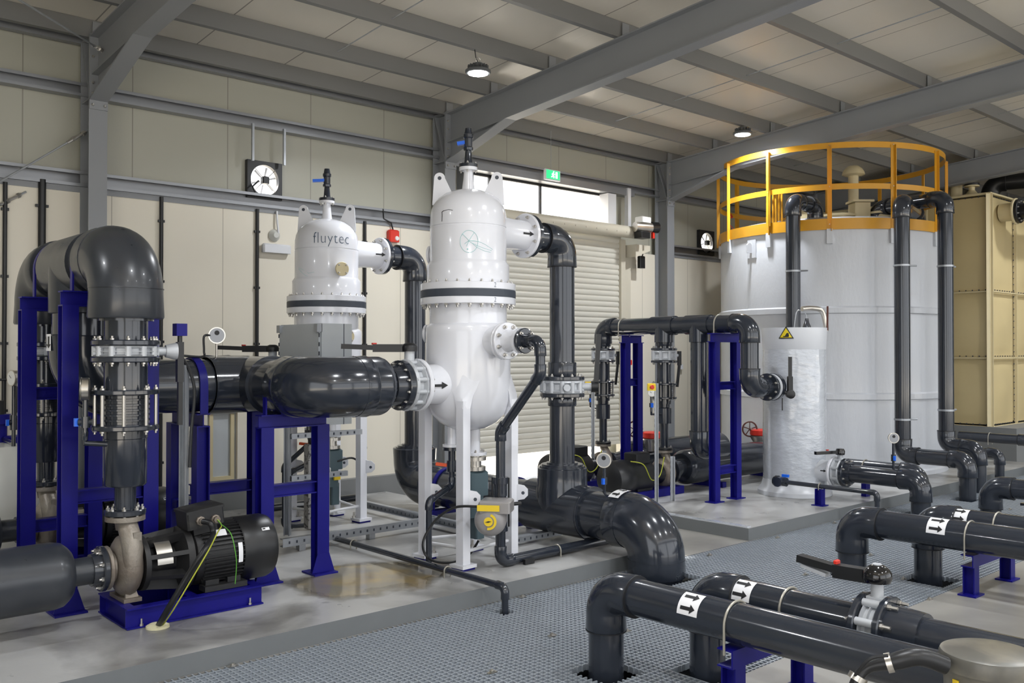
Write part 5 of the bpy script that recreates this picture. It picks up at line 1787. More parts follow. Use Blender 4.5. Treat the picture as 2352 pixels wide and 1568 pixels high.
run(t, [(HX, YF + .12, HZ), (HX, YF, HZ), (HX, YF, zl), (xf, YF, zl)], HR, fit=1.13, rb=.13, sock=.08)
fo = flange(t, (xf - .01, YF, zl), (1, 0, 0), .155, .04, M['pvc'], 0, collar=None)
bolts(fo, (xf - .01, YF, zl), (-1, 0, 0), .13, 8, .014)
zlow = at(1600, 1035, x=HX).z
run(t, [(HX, Y3r, HZ - .18), (HX, Y3r, zlow), (HX + .5, Y3r, zlow)], HR * .97, fit=1.13, rb=.13, sock=.1)
for yy in (at(1433, 745, x=HX).y, at(1652, 735, x=HX).y):
    ubolt(t, (HX, yy, HZ), (0, 1, 0), HR + .004, t=.008, leg=.02)


def small_riser(y, w, lvl):
    k = .78
    z0 = at(1525, 800, x=HX, ).z
    f1, f2, c1, c2, s1, n1 = 1.82, 1.70, 1.43, 1.24, .98, .66
    t = thing('riser_pipe', 'dark grey ' + w + ' riser pipe under the pump header', 'pipe', (HX, y, .6))
    c = lambda z: (HX, y, z)
    MB().cyl(c(HZ - .18), c(f1), .085, n=24).build('pipe', M['pvc'], t)
    coupling(t, c(f1 + .1), (0, 0, 1), .1, .1)
    flange(t, c(f1), (0, 0, 1), .155, .028, M['pvc'], 8, .012, bR=.132)
    flange(t, c(f2), (0, 0, -1), .155, .028, M['pvc'], 8, .012, bR=.132)
    MB().cyl(c(f2), c(c1), .085, n=24).build('pipe', M['pvc'], t)
    b = MB(); b.lathe(c(c2), (0, 0, -1), [(0, .085), (.06, .085), (.06, .07), (c2 - s1 - .16, .07), (c2 - s1 - .15, .09), (c2 - s1 + .03, .09), (c2 - s1 + .03, .05), (c2 - n1, .05)], 28)
    b.build('reducing_sleeve', M['pvc'], t)
    flange(t, c(n1 - .03), (0, 0, 1), .1, .03, M['black'], 4, .012, back=True)
    va = thing('riser_valve', 'pale grey butterfly valve with hanging black lever on the ' + w + ' small riser', 'valve', c(1.76))
    b = MB()
    b.lathe(c(f2 + .003), (0, 0, 1), [(0, .14), (.02, .15), (.03, .125), (.085, .125), (.095, .15), (.115, .14)], 32)
    for q in range(8):
        a = 2 * PI * (q + .5) / 8
        b.cyl((HX + .135 * math.cos(a), y + .135 * math.sin(a), f2 + .004), (HX + .135 * math.cos(a), y + .135 * math.sin(a), f1 - .004), .022, n=8)
    b.build('body', M['alloy'], va)
    hd = V((.9, -.45, 0)).normalized()
    p_ = V(c(1.76)) + hd * .2
    MB().cyl(V(c(1.76)) + hd * .12, p_ + hd * .02, .02).build('stem', M['alloy'], va)
    b = MB(); b.section(p_ + V((0, 0, .05)), p_ + V((0, 0, -.12)), [(-.022, -.018), (.022, -.018), (.022, .018), (-.022, .018)], up=hd)
    b.section(p_ + V((0, 0, -.12)), p_ + V((0, 0, -.38)) - hd * .03, [(-.016, -.012), (.016, -.012), (.016, .012), (-.016, .012)], up=hd)
    b.build('lever', M['black'], va)
    check_valve(t, HX, y, .75, c1, c2, 'check valve with long bolts in the ' + w + ' small riser')


small_riser(Y2r, 'near', 0)
small_riser(Y1r, 'far', 1)
# frames
def tall_frame(label, y, px0, px1):
    x0, x1 = at(px0, 950, y=y).x, at(px1, 950, y=y).x
    t = thing('support_frame', label, 'support frame', ((x0 + x1) / 2, y, PZ))
    zt = HZ - HR - .004
    for x in (x0, x1):
        ibar(t, (x, y, PZ + .012), (x, y, zt - .1), .09, .09, up=(0, 1, 0), nm='post')
        MB().box(x - .09, x + .09, y - .07, y + .07, PZ + .001, PZ + .012).build('base_plate', M['blue'], t, smooth=False)
    ibar(t, (x0 - .07, y, zt - .05), (x1 + .07, y, zt - .05), .1, .09, nm='top_beam')
    for z in (1.42, .47): ibar(t, (x0 + .045, y, z), (x1 - .045, y, z), .09, .07, nm='cross_beam')
    return t
tall_frame('tall narrow blue frame close to the wrapped vessel', 6.17, 1641, 1690)
tall_frame('tall narrow blue frame between the two small risers', at(1433, 745, x=HX).y, 1437, 1465)
# pumps: motor to the left, volute under the riser
def rpump(y, label):
    A = .36
    t = thing('pump', label, 'pump', (HX - .3, y, PZ))
    b = MB(); b.lathe((HX - .02, y, A), (1, 0, 0), [(-.09, .1), (-.07, .14), (-.03, .17), (.03, .17), (.07, .14), (.09, .1)], 32)
    b.tube([(HX, y - .1, A), (HX, y - .09, A + .12), (HX, y, A + .24)], [.05, .05, .05], 16)
    b.lathe((HX, y, .6), (0, 0, 1), [(0, .1), (.028, .1)], 24)
    b.build('volute', M['casting'], t, angle=50)
    b = MB(); b.lathe((HX - .12, y, A), (-1, 0, 0), [(0, .12), (.06, .1), (.2, .1), (.22, .16), (.26, .17)], 28); b.build('bearing_bracket', M['black'], t)
    b = MB(); b.lathe((HX - .36, y, A), (-1, 0, 0), [(0, .18), (.02, .195), (.36, .195), (.38, .21), (.57, .21), (.62, .19), (.645, .14), (.65, 0)], 36)
    b.build('motor_body', M['black'], t)
    b = MB(); b.cbox((HX - .52, y - .02, A + .22), (.24, .2, .12), .01); b.build('terminal_box', M['black'], t)
    MB().box(HX - .66, HX - .4, y - .15, y + .15, PZ + .09, A - .12).build('motor_foot', M['black'], t, smooth=False)
    MB().box(HX - .9, HX + .15, y - .18, y + .18, PZ + .001, PZ + .09).build('skid', M['blue'], t, smooth=False)
    MB().tube(smooth_path([(HX - .75, y - .12, A + .2), (HX - .62, y - .2, A + .16), (HX - .5, y - .22, A - .02), (HX - .35, y - .22, A + .02), (HX - .25, y - .2, A + .22)]), .006, 6).build('earth_wire', M['yellow_wire'], t)
    return t
rpump(Y2r, 'near glossy black pump motor under the small risers on the right plinth')
rpump(Y1r, 'far black pump motor behind the near one on the right plinth')
for y, nm, x0 in ((Y2r, 'near thick dark suction pipe running behind the tall blue frame', HX + .32), (Y1r, 'rear thick dark suction pipe running to the railed tank', HX + .5)):
    t = thing('suction_pipe', nm, 'pipe', (10, y, .4))
    A = .39 if y == Y2r else .42
    MB().lathe((x0, y, A), (1, 0, 0), [(0, .17), (.03, .2), (.08, .21), (11.38 - x0 if y == Y2r else 11.2 - x0, .21)], 36).build('pipe', M['pvc'], t)
    b = MB(); b.cyl((HX + .09, y, .37), (x0 + .01, y, A), .11)
    b.rod((HX + .12, y, .37), (1, 0, 0), .04, .15); b.build('reducer', M['pvc'], t)
    for xx in (9.6, 10.9):
        s = thing('pipe_saddle', 'low blue saddle under the ' + ('near' if y == Y2r else 'rear') + ' suction pipe, ' + ('left' if xx < 10 else 'right') + ' one', 'support', (xx, y, PZ))
        MB().box(xx - .04, xx + .04, y - .24, y + .24, PZ + .001, A - .205).build('beam', M['blue'], s, smooth=False)
        MB().lathe((xx - .03, y, A), (1, 0, 0), [(0, .213), (0, .222), (.06, .222), (.06, .213)], 24, a0=0, a1=PI, up=(0, 1, 0)).build('hoop', M['hoop'], s)
# gate valves with handwheels
for (px, py, wx, wy, dd, lb) in ((1497, 1000, 1458, 985, 12.1, 'red gate valve with a dark handwheel behind the near small riser'), (1748, 994, 1722, 985, 12.6, 'red gate valve with a dark handwheel left of the wrapped vessel')):
    p = at(px, py, d=dd)
    t = thing('gate_valve', lb, 'valve', p)
    b = MB(); b.lathe((p.x, p.y, p.z - .03), (0, 0, 1), [(0, .14), (.01, .15), (.07, .15), (.08, .13)], 24); b.build('bonnet', M['red_plastic'], t)
    b = MB(); b.lathe((p.x, p.y, p.z - .2), (0, 0, 1), [(0, .1), (.08, .11), (.15, .15), (.165, .15)], 24); b.build('body', M['stainless'], t)
    w_ = at(wx, wy, d=dd)
    hw = MB()
    ax_ = V((.5, -.85, 0)).normalized() if px > 1600 else V((1, -.1, 0)).normalized()
    m_ = frame(w_, (-.6, -.8, 0))
    R_ = .1
    hw.tube([m_ @ V((R_ * math.cos(a), R_ * math.sin(a), 0)) for a in [2 * PI * i / 24 for i in range(24)]], .011, 8, closed=True)
    for k in range(5):
        a = 2 * PI * k / 5 + .3
        hw.cyl(m_ @ V((0, 0, 0)), m_ @ V((R_ * math.cos(a), R_ * math.sin(a), 0)), .007, n=6)
    hw.cyl(w_, p + V((-.1, 0, .02)), .018, n=10)
    hw.build('handwheel', M['dark_red'], t)
# strut posts with emergency stops and gauges
for (px, yfoot, ytop, lb, gpx, gpy, eb) in ((1508, 1155, 880, 'near', 1496, 902, True), (1362, 1115, 876, 'far', 1356, 930, True)):
    p = at(px, yfoot, z=PZ)
    zt = at(px, ytop, x=p.x).z
    strut_post('slim galvanised post holding a yellow stop box, ' + ('right of the gauge stem' if lb == 'near' else 'beside the vertical outlet pipe'), p.x, p.y, PZ, zt, .042)
    q = V((p.x, p.y, zt - .04))
    sdir = V((-.7, .7, 0)); fd = V((-.66, -.75, 0))
    t = thing('emergency_stop', 'yellow box with red stop button on the ' + lb + ' slim post', 'button', q)
    mm = Matrix.Translation(q + sdir * .06 + fd * .03)
    MB(mm @ Matrix.Rotation(math.atan2(fd.y, fd.x), 4, 'Z')).cbox((0, 0, 0), (.07, .09, .08), .008).build('box', M['yellow_plastic'], t)
    MB().lathe(q + sdir * .06 + fd * .064, fd, [(0, .012), (.012, .012), (.014, .024), (.022, .024), (.028, .018)], 18).build('button', M['red_plastic'], t)
    g1 = at(gpx, gpy, d=(p - V((0, 0, CAM_H))).dot(_F) + .25)
    gg = gauge('pressure gauge with blue tap beside the ' + lb + ' small riser', (g1.x, g1.y, 1.12), (g1.x, g1.y, max(g1.z, 1.3)), (-.66, -.75, 0), .042)
    MB().tube([(g1.x, g1.y, 1.16), (g1.x, g1.y, 1.09), (HX - .05, (Y2r if lb == 'near' else Y1r), 1.06)], .013, 8).build('branch', M['pvc'], gg)
for (px, yf, yt, lb) in ((1545, 1150, 1048, 'short galvanised post right of the near small motor'), (1388, 1115, 1035, 'short galvanised post behind the stainless gauge')):
    p = at(px, yf, z=PZ)
    strut_post(lb, p.x, p.y, PZ, at(px, yt, x=p.x).z, .05)

# ------------------------------------------------------------------ wrapped vessel
t = thing('wrapped_vessel', 'slim white cylinder wrapped in clear film in front of the railed tank', 'vessel', (WX, WY, PZ))
zt = 2.085
b = MB()
b.lathe((WX, WY, 0), (0, 0, 1), [(PZ + .002, WR * 1.17), (PZ + .05, WR * 1.17), (PZ + .1, WR * 1.05), (PZ + .2, WR * .98), (1.82, WR * .97), (1.84, WR * 1.0), (zt - .02, WR * 1.03), (zt, WR * 1.03), (zt, WR * .96), (zt - .03, WR * .93), (zt - .03, 0)], 56)
wo = b.build('shell', M['wrap'], t)
random.seed(3)
b = MB()
nz_, na = 60, 72
import mathutils.noise as mn
vs, fs = [], []
za, zb = .3, 1.83
for j in range(nz_ + 1):
    z = za + (zb - za) * j / nz_
    for i in range(na):
        a = 2 * PI * i / na
        p = V((math.cos(a) * 2.2, math.sin(a) * 2.2, z * 2.6))
        r_ = WR * .985 + .004 * mn.noise(p * 1.6) + .005 * abs(mn.noise(V((p.x * .8, p.y * .8, z * 8 + a * .8)))) + .003
        vs.append((WX + r_ * math.cos(a), WY + r_ * math.sin(a), z))
for j in range(nz_):
    for i in range(na):
        k = (i + 1) % na
        fs.append((j * na + i, j * na + k, (j + 1) * na + k, (j + 1) * na + i))
b.add(vs, fs)
b.build('film_wrap', M['film'], t, angle=180)
# warning triangle
c = (WX, WY)
tri = lambda u, v, e=0: on_cyl(c, WR * 1.03 + .004 + e, VIEWA - .47 + (u) / WR, 1.955 + v)
b = MB(); b.patch(lambda u, v: tri((u - .5) * .17 * (1 - v), v * .145), 6, 6); to = b.build('warning_sign', M['ink'], t)
b = MB(); b.patch(lambda u, v: tri((u - .5) * .135 * (1 - v), .012 + v * .112, .002), 6, 6); b.build('sign_face', M['sign_yellow'], to)
b = MB()
b.patch(lambda u, v: tri(-.03 + u * .06, .018 + v * .012, .004), 3, 1)
b.patch(lambda u, v: tri(-.012 + u * .025 + v * .02, .03 + v * .035, .004), 2, 2)
b.patch(lambda u, v: tri(.012 + u * .02, .03 + v * .02, .004), 2, 1)
b.build('pictogram', M['ink'], to)
# lifting pipe, rod and cone on top
t = thing('overflow_hook', 'bent stainless pipe standing in the top of the wrapped vessel', 'pipe', (WX, WY, zt - .03))
a_, b_, c_ = at(1897, 748, d=11.1), at(1893, 715, d=11.1), at(1842, 709, d=11.0)
MB().tube(smooth_path([V((a_.x, a_.y, zt - .03)), a_, V((b_.x, b_.y, b_.z)) + (c_ - b_) * .1, b_ + (c_ - b_) * .55 + V((0, 0, .02)), c_]), .03, 16).build('pipe', M['stainless'], t)
q = at(1900, 703, d=10.9)
t = thing('level_rod', 'short dark rod standing up from the wrapped vessel rim', 'rod', (q.x, q.y, zt - .03))
MB().cyl((q.x, q.y, zt - .03), (q.x + .01, q.y, q.z), .012, n=10).build('rod', M['dark_red'], t)
q = at(1853, 742, d=11.1)
t = thing('level_sensor', 'small dark cable gland and loop on top of the wrapped vessel', 'sensor', (q.x, q.y, zt - .03))
b = MB(); b.lathe((q.x, q.y, zt - .03), (0, 0, 1), [(0, .055), (.05, .05), (.1, .03), (.15, .02)], 20); b.build('gland', M['pvc'], t)
MB().tube(smooth_path([(q.x, q.y, zt + .11), (q.x - .02, q.y + .02, zt + .2), (q.x - .09, q.y + .08, zt + .2), (q.x - .12, q.y + .1, zt - .03)]), .006, 6).build('cable', M['galv'], t)
# valve at its inlet
t = thing('inlet_valve', 'black-levered valve on the left side of the wrapped vessel', 'valve', (xf + .1, YF, zl))
b = MB(); b.lathe((xf + .032, YF, zl), (1, 0, 0), [(0, .13), (.01, .15), (.05, .15), (.06, .13)], 32); b.build('body', M['alloy'], t)
b = MB(); b.rod((xf + .12, YF, zl), (1, 0, 0), .05, .155, 32); b.rod((xf + .18, YF, zl), (1, 0, 0), .12, .1, 28); b.build('flange', M['pvc'], t)
q = at(1815, 905, d=10.35)
b = MB(); b.lathe(q, (-.66, -.75, 0), [(-.04, .045), (.03, .05), (.04, .03)], 20)
b.section(q + V((0, 0, .02)), q + V((0, 0, .2)), [(-.03, -.02), (.03, -.02), (.026, .02), (-.026, .02)], up=(-.66, -.75, 0))
b.section(q + V((0, 0, .2)), q + V((0, 0, .42)), [(-.018, -.012), (.018, -.012), (.018, .012), (-.018, .012)], up=(-.66, -.75, 0))
b.cyl(q, (xf + .06, YF, zl), .025, n=10)
b.build('lever', M['black'], t)
q = at(1797, 930, d=10.3)
MB().cyl(q + V((0, 0, .08)), q + V((0, 0, -.06)), .007, n=6).build('drip_rod', M['black'], t)
# outlets at the foot
zo = .425
t = thing('outlet_nozzle', 'white flanged nozzle with arrow at the foot of the wrapped vessel', 'nozzle', (WX, 5.5, zo))
b = MB(); b.lathe((WX, WY - .3, zo), (0, -1, 0), [(0, .15), (.06, .125), (.2, .12)], 36); nz = b.build('neck', M['wrap'], t)
nozzle_arrow(nz, (WX, WY - .36, zo), (0, -1, 0), .121, (-1, 0, .1), .09, .03)
flange(t, (WX, WY - .5, zo), (0, -1, 0), .175, .03, M['white_paint'])
yv = WY - .535
t = thing('outlet_valve', 'pale butterfly valve with short black lever at the foot of the wrapped vessel', 'valve', (WX, yv, zo))
b = MB(); b.lathe((WX, yv, zo), (0, -1, 0), [(0, .15), (.015, .165), (.03, .135), (.07, .135), (.085, .165), (.1, .15)], 36)
for q in range(8):
    a = 2 * PI * (q + .5) / 8
    b.cyl((WX + .15 * math.cos(a), yv - .002, zo + .15 * math.sin(a)), (WX + .15 * math.cos(a), yv - .098, zo + .15 * math.sin(a)), .018, n=8)
b.cyl((WX, yv - .05, zo + .14), (WX, yv - .05, zo + .22), .03)
b.build('body', M['alloy'], t)
b = MB(); b.lathe((WX, yv - .05, zo + .2), (0, 0, 1), [(0, .05), (.04, .055), (.07, .04), (.075, .01)], 20)
ld = V((-.9, .42, 0)).normalized()
b.section(V((WX, yv - .05, zo + .235)), V((WX, yv - .05, zo + .23)) + ld * .33, [(-.022, -.02), (.022, -.02), (.022, .016), (-.022, .016)])
b.build('lever', M['black_gloss'], t)
MB().cbox(V((WX, yv - .05, zo + .258)) + ld * .17, (.03, .02, .012)).build('lever_catch', M['red_plastic'], t)
t = thing('outlet_pipe', 'dark pipe from the foot of the wrapped vessel, turning down into the grating', 'pipe', (WX, 4.8, zo))
flange(t, (WX, yv - .102, zo), (0, -1, 0), .165, .045, M['pvc'], 8, .013, collar=(.12, .06), bR=.14)
run(t, [(WX, yv - .14, zo), (WX, 4.42, zo), (WX, 4.42, -.3)], .1, fit=1.13, rb=.13, sock=.09)
gq = at(2066, 1022, x=WX)
gauge('small round gauge on a thin stem over the wrapped vessel outlet pipe', (WX, 4.72, zo + .1), (WX, 4.72, .86), (-.75, -.66, 0), .055)
t = thing('bypass_pipe', 'dark pipe beside the outlet pipe of the wrapped vessel, further right', 'pipe', (10.25, 4.9, .46))
run(t, [(10.25, 5.5, .45), (10.25, 4.62, .45), (10.25, 4.62, -.3)], .09, fit=1.13, rb=.12, sock=.08)
ubolt(t, (10.25, 5.25, .45), (0, 1, 0), .094)
s = thing('pipe_stand', 'small blue stand under the pipe right of the wrapped vessel outlet', 'support', (10.25, 5.25, PZ))
MB().box(10.2, 10.3, 5.22, 5.28, PZ + .001, .352).build('post', M['blue'], s, smooth=False)
# thin drain with ball valve
t = thing('thin_drain_pipe', 'thin dark drain pipe on a small blue post in front of the wrapped vessel', 'pipe', (9.26, 5.2, .33))
run(t, [(9.26, 5.72, .33), (9.26, 4.62, .33), (9.26, 4.62, -.3)], .025, fit=1.25, rb=.045, sock=.04)
ubolt(t, (9.26, 5.27, .33), (0, 1, 0), .03, leg=.01, t=.006)
b = MB(); b.rod((9.26, 5.76, .33), (0, 1, 0), .16, .05, 24); b.rod((9.26, 5.76, .33), (1, 0, 0), .13, .055, 24); b.rod((9.26, 5.8, .33), (0, 1, 0), .03, .065, 20)
vo = b.build('ball_valve', M['pvc'], t)
MB().cbox((9.27, 5.70, .4), (.03, .08, .03)).build('tap', M['blue_plastic'], vo)
s = thing('pipe_stand', 'short blue post under the thin drain pipe', 'support', (9.26, 5.27, PZ))
b = MB(); b.section((9.26, 5.27, PZ + .001), (9.26, 5.27, .30), ipoly(.08, .08, .008, .008), up=(0, 1, 0)); b.build('post', M['blue'], s, smooth=False)
MB().box(9.2, 9.32, 5.2, 5.34, PZ + .001, PZ + .01).build('base_plate', M['blue'], s, smooth=False)

# ------------------------------------------------------------------ railed white tank
TX, TY, TR = 12.93, 7.2, 1.6
TT = 3.46
t = thing('storage_tank', 'big round white tank with a yellow guard rail on top', 'tank', (TX, TY, PZ))
pf = [(PZ + .002, TR + .04), (PZ + .06, TR + .04), (PZ + .08, TR)]
for zz in (1.2, 2.37):
    pf += [(zz - .05, TR), (zz - .04, TR + .03), (zz + .03, TR + .03), (zz + .05, TR)]
pf += [(TT, TR), (TT + .12, TR - .02), (TT + .2, TR - .2), (TT + .24, 0)]
b = MB(); b.lathe((TX, TY, 0), (0, 0, 1), pf, 96); tk = b.build('shell', M['tank'], t)
rails = [(TT + .0, TT + .15, .012, 'kick_plate'), (4.0, 4.075, .008, 'mid_rail'), (4.56, 4.64, .008, 'top_rail')]
for z0, z1, th, nm in rails:
    b = MB(); b.lathe((TX, TY, 0), (0, 0, 1), [(z0, TR + .012), (z0, TR + .012 + th), (z1, TR + .012 + th), (z1, TR + .012), (z0, TR + .012)], 96)
    o = b.build(nm, M['yellow_rail'], t)
aF = math.atan2(-TY, -TX)
for k in range(12):
    a = aF + 2 * PI * k / 12 + .01
    d = V((math.cos(a), math.sin(a), 0)); s = V((-math.sin(a), math.cos(a), 0))
    p = V((TX, TY, 0)) + d * (TR + .03)
    b = MB(); b.section(p + V((0, 0, TT - .02)), p + V((0, 0, 4.6)), [(-.03, -.01), (.03, -.01), (.03, 0), (-.022, 0), (-.022, .035), (-.03, .035)], up=d)
    po = b.build('rail_post', M['yellow_rail'], t, smooth=False)
    b = MB(frame(p + V((0, 0, TT - .09)), d)); b.cbox((0, 0, -.015), (.075, .2, .04), .0)
    b.build('bracket', M['tank'], t)
    for z in (TT + .07, 4.04, 4.6): MB().lathe(p + V((0, 0, z)) + d * .01, d, [(0, .008), (.006, .006)], 8).build('bolt', M['steel'], po)
# lifting lug
a = math.atan2(at(1707, 567, x=TX - 1.1).y - TY, -1.15)
p = at(1707, 567, d=13.1)
d = (V((p.x, p.y, 0)) - V((TX, TY, 0))).normalized()
p = V((TX, TY, p.z)) + d * TR
b = MB(frame(p + d * .0, d)); b.cbox((0, -.02, .005), (.16, .26, .02)); b.build('lug_pad', M['tank'], tk)
b = MB(); b.prism([(-.05, -.08), (.05, -.08), (.05, .03), (.02, .06), (-.02, .06), (-.05, .03)], frame(p + d * .06, d.cross(V((0, 0, 1))), (0, 0, 1)), .02); b.build('lifting_lug', M['tank'], tk, smooth=False)
# things on the tank roof
zr = TT + .2
def vent(x, y, z0, z1, lb, r=.075, s=1):
    t = thing('roof_vent', lb, 'vent', (x, y, z0))
    b = MB(); b.lathe((x, y, z0), (0, 0, 1), [(0, r * 2), (.03, r * 2), (.03, r), (z1 - z0, r)], 24); b.build('stack', M['grp_light'], t)
    b = MB(); b.lathe((x, y, z1 - .03), (0, 0, 1), [(0, r * 1.5), (.02, r * 2.2), (.06, r * 2.1), (.11, r * 1.7), (.15, r * 1.0), (.165, 0)], 28); b.build('cowl', M['grp_light'], t)
q = at(1960, 400, d=13.9)
vent(q.x, q.y, zr, q.z, 'beige mushroom vent in the middle of the railed tank')
q = at(1975, 477, d=13.2)
t = thing('hatch_box', 'pale beige box with bolt lugs on the railed tank beside the vent', 'box', (q.x, q.y, zr))
b = MB(frame((q.x, q.y, zr), (0, 0, 1), (.66, .75, 0))); b.cbox((0, 0, .14), (.22, .22, .26)); b.cbox((0, 0, .29), (.3, .3, .03)); b.build('case', M['grp_light'], t, smooth=False)
q = at(1925, 487, d=13.3)
t = thing('roof_hatch', 'low round beige hatch on the railed tank', 'hatch', (q.x, q.y, zr))
b = MB(); b.lathe((q.x, q.y, zr - .02), (0, 0, 1), [(0, .24), (.1, .24), (.1, .28), (.13, .28), (.15, .2), (.17, .0)], 28); b.build('lid', M['grp_light'], t)
q = at(1853, 483, d=13.6)
t = thing('hatch_box', 'beige box behind the left pipe on the railed tank', 'box', (q.x, q.y, zr))
b = MB(frame((q.x, q.y, zr - .05), (0, 0, 1), (.66, .75, 0))); b.cbox((0, 0, .13), (.32, .22, .24)); b.cbox((0, 0, .27), (.38, .28, .03)); b.build('case', M['grp_light'], t, smooth=False)
q = at(2030, 483, d=13.2)
t = thing('roof_hatch', 'low beige hatch behind the middle pipe elbow on the railed tank', 'hatch', (q.x, q.y, zr))
b = MB(); b.lathe((q.x, q.y, zr - .05), (0, 0, 1), [(0, .2), (.16, .2), (.16, .24), (.19, .24), (.2, .1)], 24); b.build('lid', M['grp_light'], t)
# ladder head
q = at(1782, 470, d=12.9)
t = thing('ladder_head', 'narrow yellow ladder hoops at the left of the railed tank', 'ladder', (q.x, q.y, zr))
for k in range(3):
    c_ = V((q.x, q.y, 0)) + V((.74, -.67, 0)) * (k - 1) * .085
    MB().tube(smooth_path([c_ + V((0, 0, zr - .1)), c_ + V((0, 0, 4.0)), c_ + V((.03, .03, 4.08)), c_ + V((.1, .1, 4.02)), c_ + V((.12, .12, zr - .1))], 5), .016, 8).build('hoop', M['yellow_rail'], t)
# red tape on rail
q = at(1705, 423, x=TX - 1.2)
pa_ = V((TX, TY, 0)) + V((math.cos(aF - 1.9), math.sin(aF - 1.9), 0)) * (TR + .03)
t = thing('warning_tape', 'red ribbon knotted to the rear left rail of the tank', 'tape', (pa_.x, pa_.y, 4.0))
b = MB()
b.tube(smooth_path([(pa_.x, pa_.y, 4.08), (pa_.x + .05, pa_.y - .04, 4.0), (pa_.x - .02, pa_.y - .02, 3.95), (pa_.x + .03, pa_.y - .05, 3.6)]), .012, 6)
b.tube(smooth_path([(pa_.x, pa_.y, 3.9), (pa_.x + .2, pa_.y - .2, 3.6), (pa_.x + .5, pa_.y - .2, 3.72)]), .007, 6)
b.build('ribbon', M['red_plastic'], t)

# vertical pipes climbing the tank
def tank_pipe(label, px, X, ztop, inner, low=None, d=None):
    p = at(px, 700, x=X)
    t = thing('tank_pipe', label, 'pipe', (X, p.y, 1))
    pts = [(p.x, p.y, low[0] if low else PZ + .01), (p.x, p.y, ztop)] + inner(p)
    if low: pts = low[1](p) + pts
    run(t, pts, .098, fit=1.13, rb=.125, sock=.08)
    return t, p
t1, p1 = tank_pipe('dark vertical pipe up the left side of the railed tank, bent over its rim', 1822, 11.22, 3.86, lambda p: [(p.x + .62, p.y + .02, 3.86), (p.x + .62, p.y + .02, zr)])
t2, p2 = tank_pipe('dark vertical pipe up the front of the railed tank, middle one', 2072, 11.72, 3.75, lambda p: [(12.98, 5.86, 3.75), (12.98, 5.86, zr)],
                   (.47, lambda p: [(11.72, 4.69, -.3), (11.72, 4.69, .47)]))
t3, p3 = tank_pipe('dark vertical pipe up the right side of the railed tank', 2172, 12.45, 3.85, lambda p: [(12.66, 6.3, 3.85), (12.66, 6.3, zr)],
                   (.55, lambda p: [(12.45, 4.85, -.3), (12.45, 4.85, .55)]))
for tt, p, zs in ((t1, p1, (2.9,)), (t2, p2, (2.92, .93)), (t3, p3, (2.94, 1.03))):
    for z in zs:
        b = MB(); b.lathe((p.x, p.y, z - .012), (0, 0, 1), [(0, .1), (0, .106), (.024, .106), (.024, .1)], 28)
        d = (V((TX, TY, 0)) - V((p.x, p.y, 0))).normalized(); s = d.cross(V((0, 0, 1)))
        b.cyl(V((p.x, p.y, z)) + s * .1, V((p.x, p.y, z)) + s * .2, .012, n=8)
        b.build('pipe_clamp', M['galv'], tt)

# ------------------------------------------------------------------ beige panel tank
GX, GY = 16.0, 6.02
gz = [.57, 1.70, 2.80, 4.41]
t = thing('panel_tank', 'tall beige bolted panel tank on a grey plinth at the right edge', 'tank', (GX, GY, .57))
MB().box(GX + .03, GX + 6, GY + .03, GY + 3.1, .62, 4.36).build('inner_core', M['grp'], t, smooth=False)
def panel(face, u0, u1, z0, z1):
    """Pressed panel with a raised, dished middle."""
    b = MB()
    n = 12
    def P(u, v):
        uu, vv = u0 + .03 + (u1 - u0 - .06) * u, z0 + .03 + (z1 - z0 - .06) * v
        e = min(u, 1 - u, v, 1 - v)
        k = min(1, e / .14)
        k = k * k * (3 - 2 * k)
        r = math.hypot(u - .5, (v - .5)) / .5
        h = .012 * k + .05 * max(0, 1 - r) * k
        return V((GX - h + .025, uu, vv)) if face == 'x' else V((uu, GY - h + .025, vv))
    b.patch(P, 24, 24)
    return b.build('panel', M['grp'], t, angle=60)
for i in range(3):
    for k in range(3): panel('x', GY + k * 1.03, GY + (k + 1) * 1.03, gz[i], gz[i + 1])
    for k in range(3): panel('y', GX + k * 1.03, GX + (k + 1) * 1.03, gz[i], gz[i + 1])
fl_b = MB()
def flangestrip(a, b_, face, w=.045):
    a, b_ = V(a), V(b_)
    MB().section(a, b_, [(-.008, -.001), (.008, -.001), (.008, w), (-.008, w)], up=(-1, 0, 0) if face == 'x' else (0, -1, 0)).build('panel_flange', M['grp_light'], t, smooth=False)
for z in gz:
    flangestrip((GX, GY - .0, z), (GX, GY + 3.1, z), 'x'); flangestrip((GX - .0, GY, z), (GX + 3.1, GY, z), 'y')
for k in range(1, 4):
    flangestrip((GX, GY + k * 1.03, .57), (GX, GY + k * 1.03, 4.41), 'x'); flangestrip((GX + k * 1.03, GY, .57), (GX + k * 1.03, GY, 4.41), 'y')
b = MB(); b.box(GX - .045, GX + .06, GY - .012, GY + .0, .571, 4.42); b.box(GX - .012, GX + .0, GY - .045, GY + .06, .571, 4.42)
b.prism([(0, -1.92), (.055, -1.92), (.055, 1.92), (0, 1.92)], frame((GX - .045, GY - .005, 2.495), (0.7, .7, 0)), .01)
b.build('corner_angle', M['grp_light'], t, smooth=False)
bb = MB()
z = .65
while z < 4.38:
    for (x_, y_, ax_) in ((GX + .035, GY - .013, (0, -1, 0)), (GX - .013, GY + .035, (-1, 0, 0))):
        bb.lathe((x_, y_, z), ax_, [(0, .012), (.008, .01)], 6)
    for k in (1, 2):
        bb.lathe((GX + k * 1.03 + .03, GY + .005, z), (0, -1, 0), [(0, .012), (.01, .01)], 6); bb.lathe((GX + k * 1.03 - .03, GY + .005, z), (0, -1, 0), [(0, .012), (.01, .01)], 6)
    z += .105
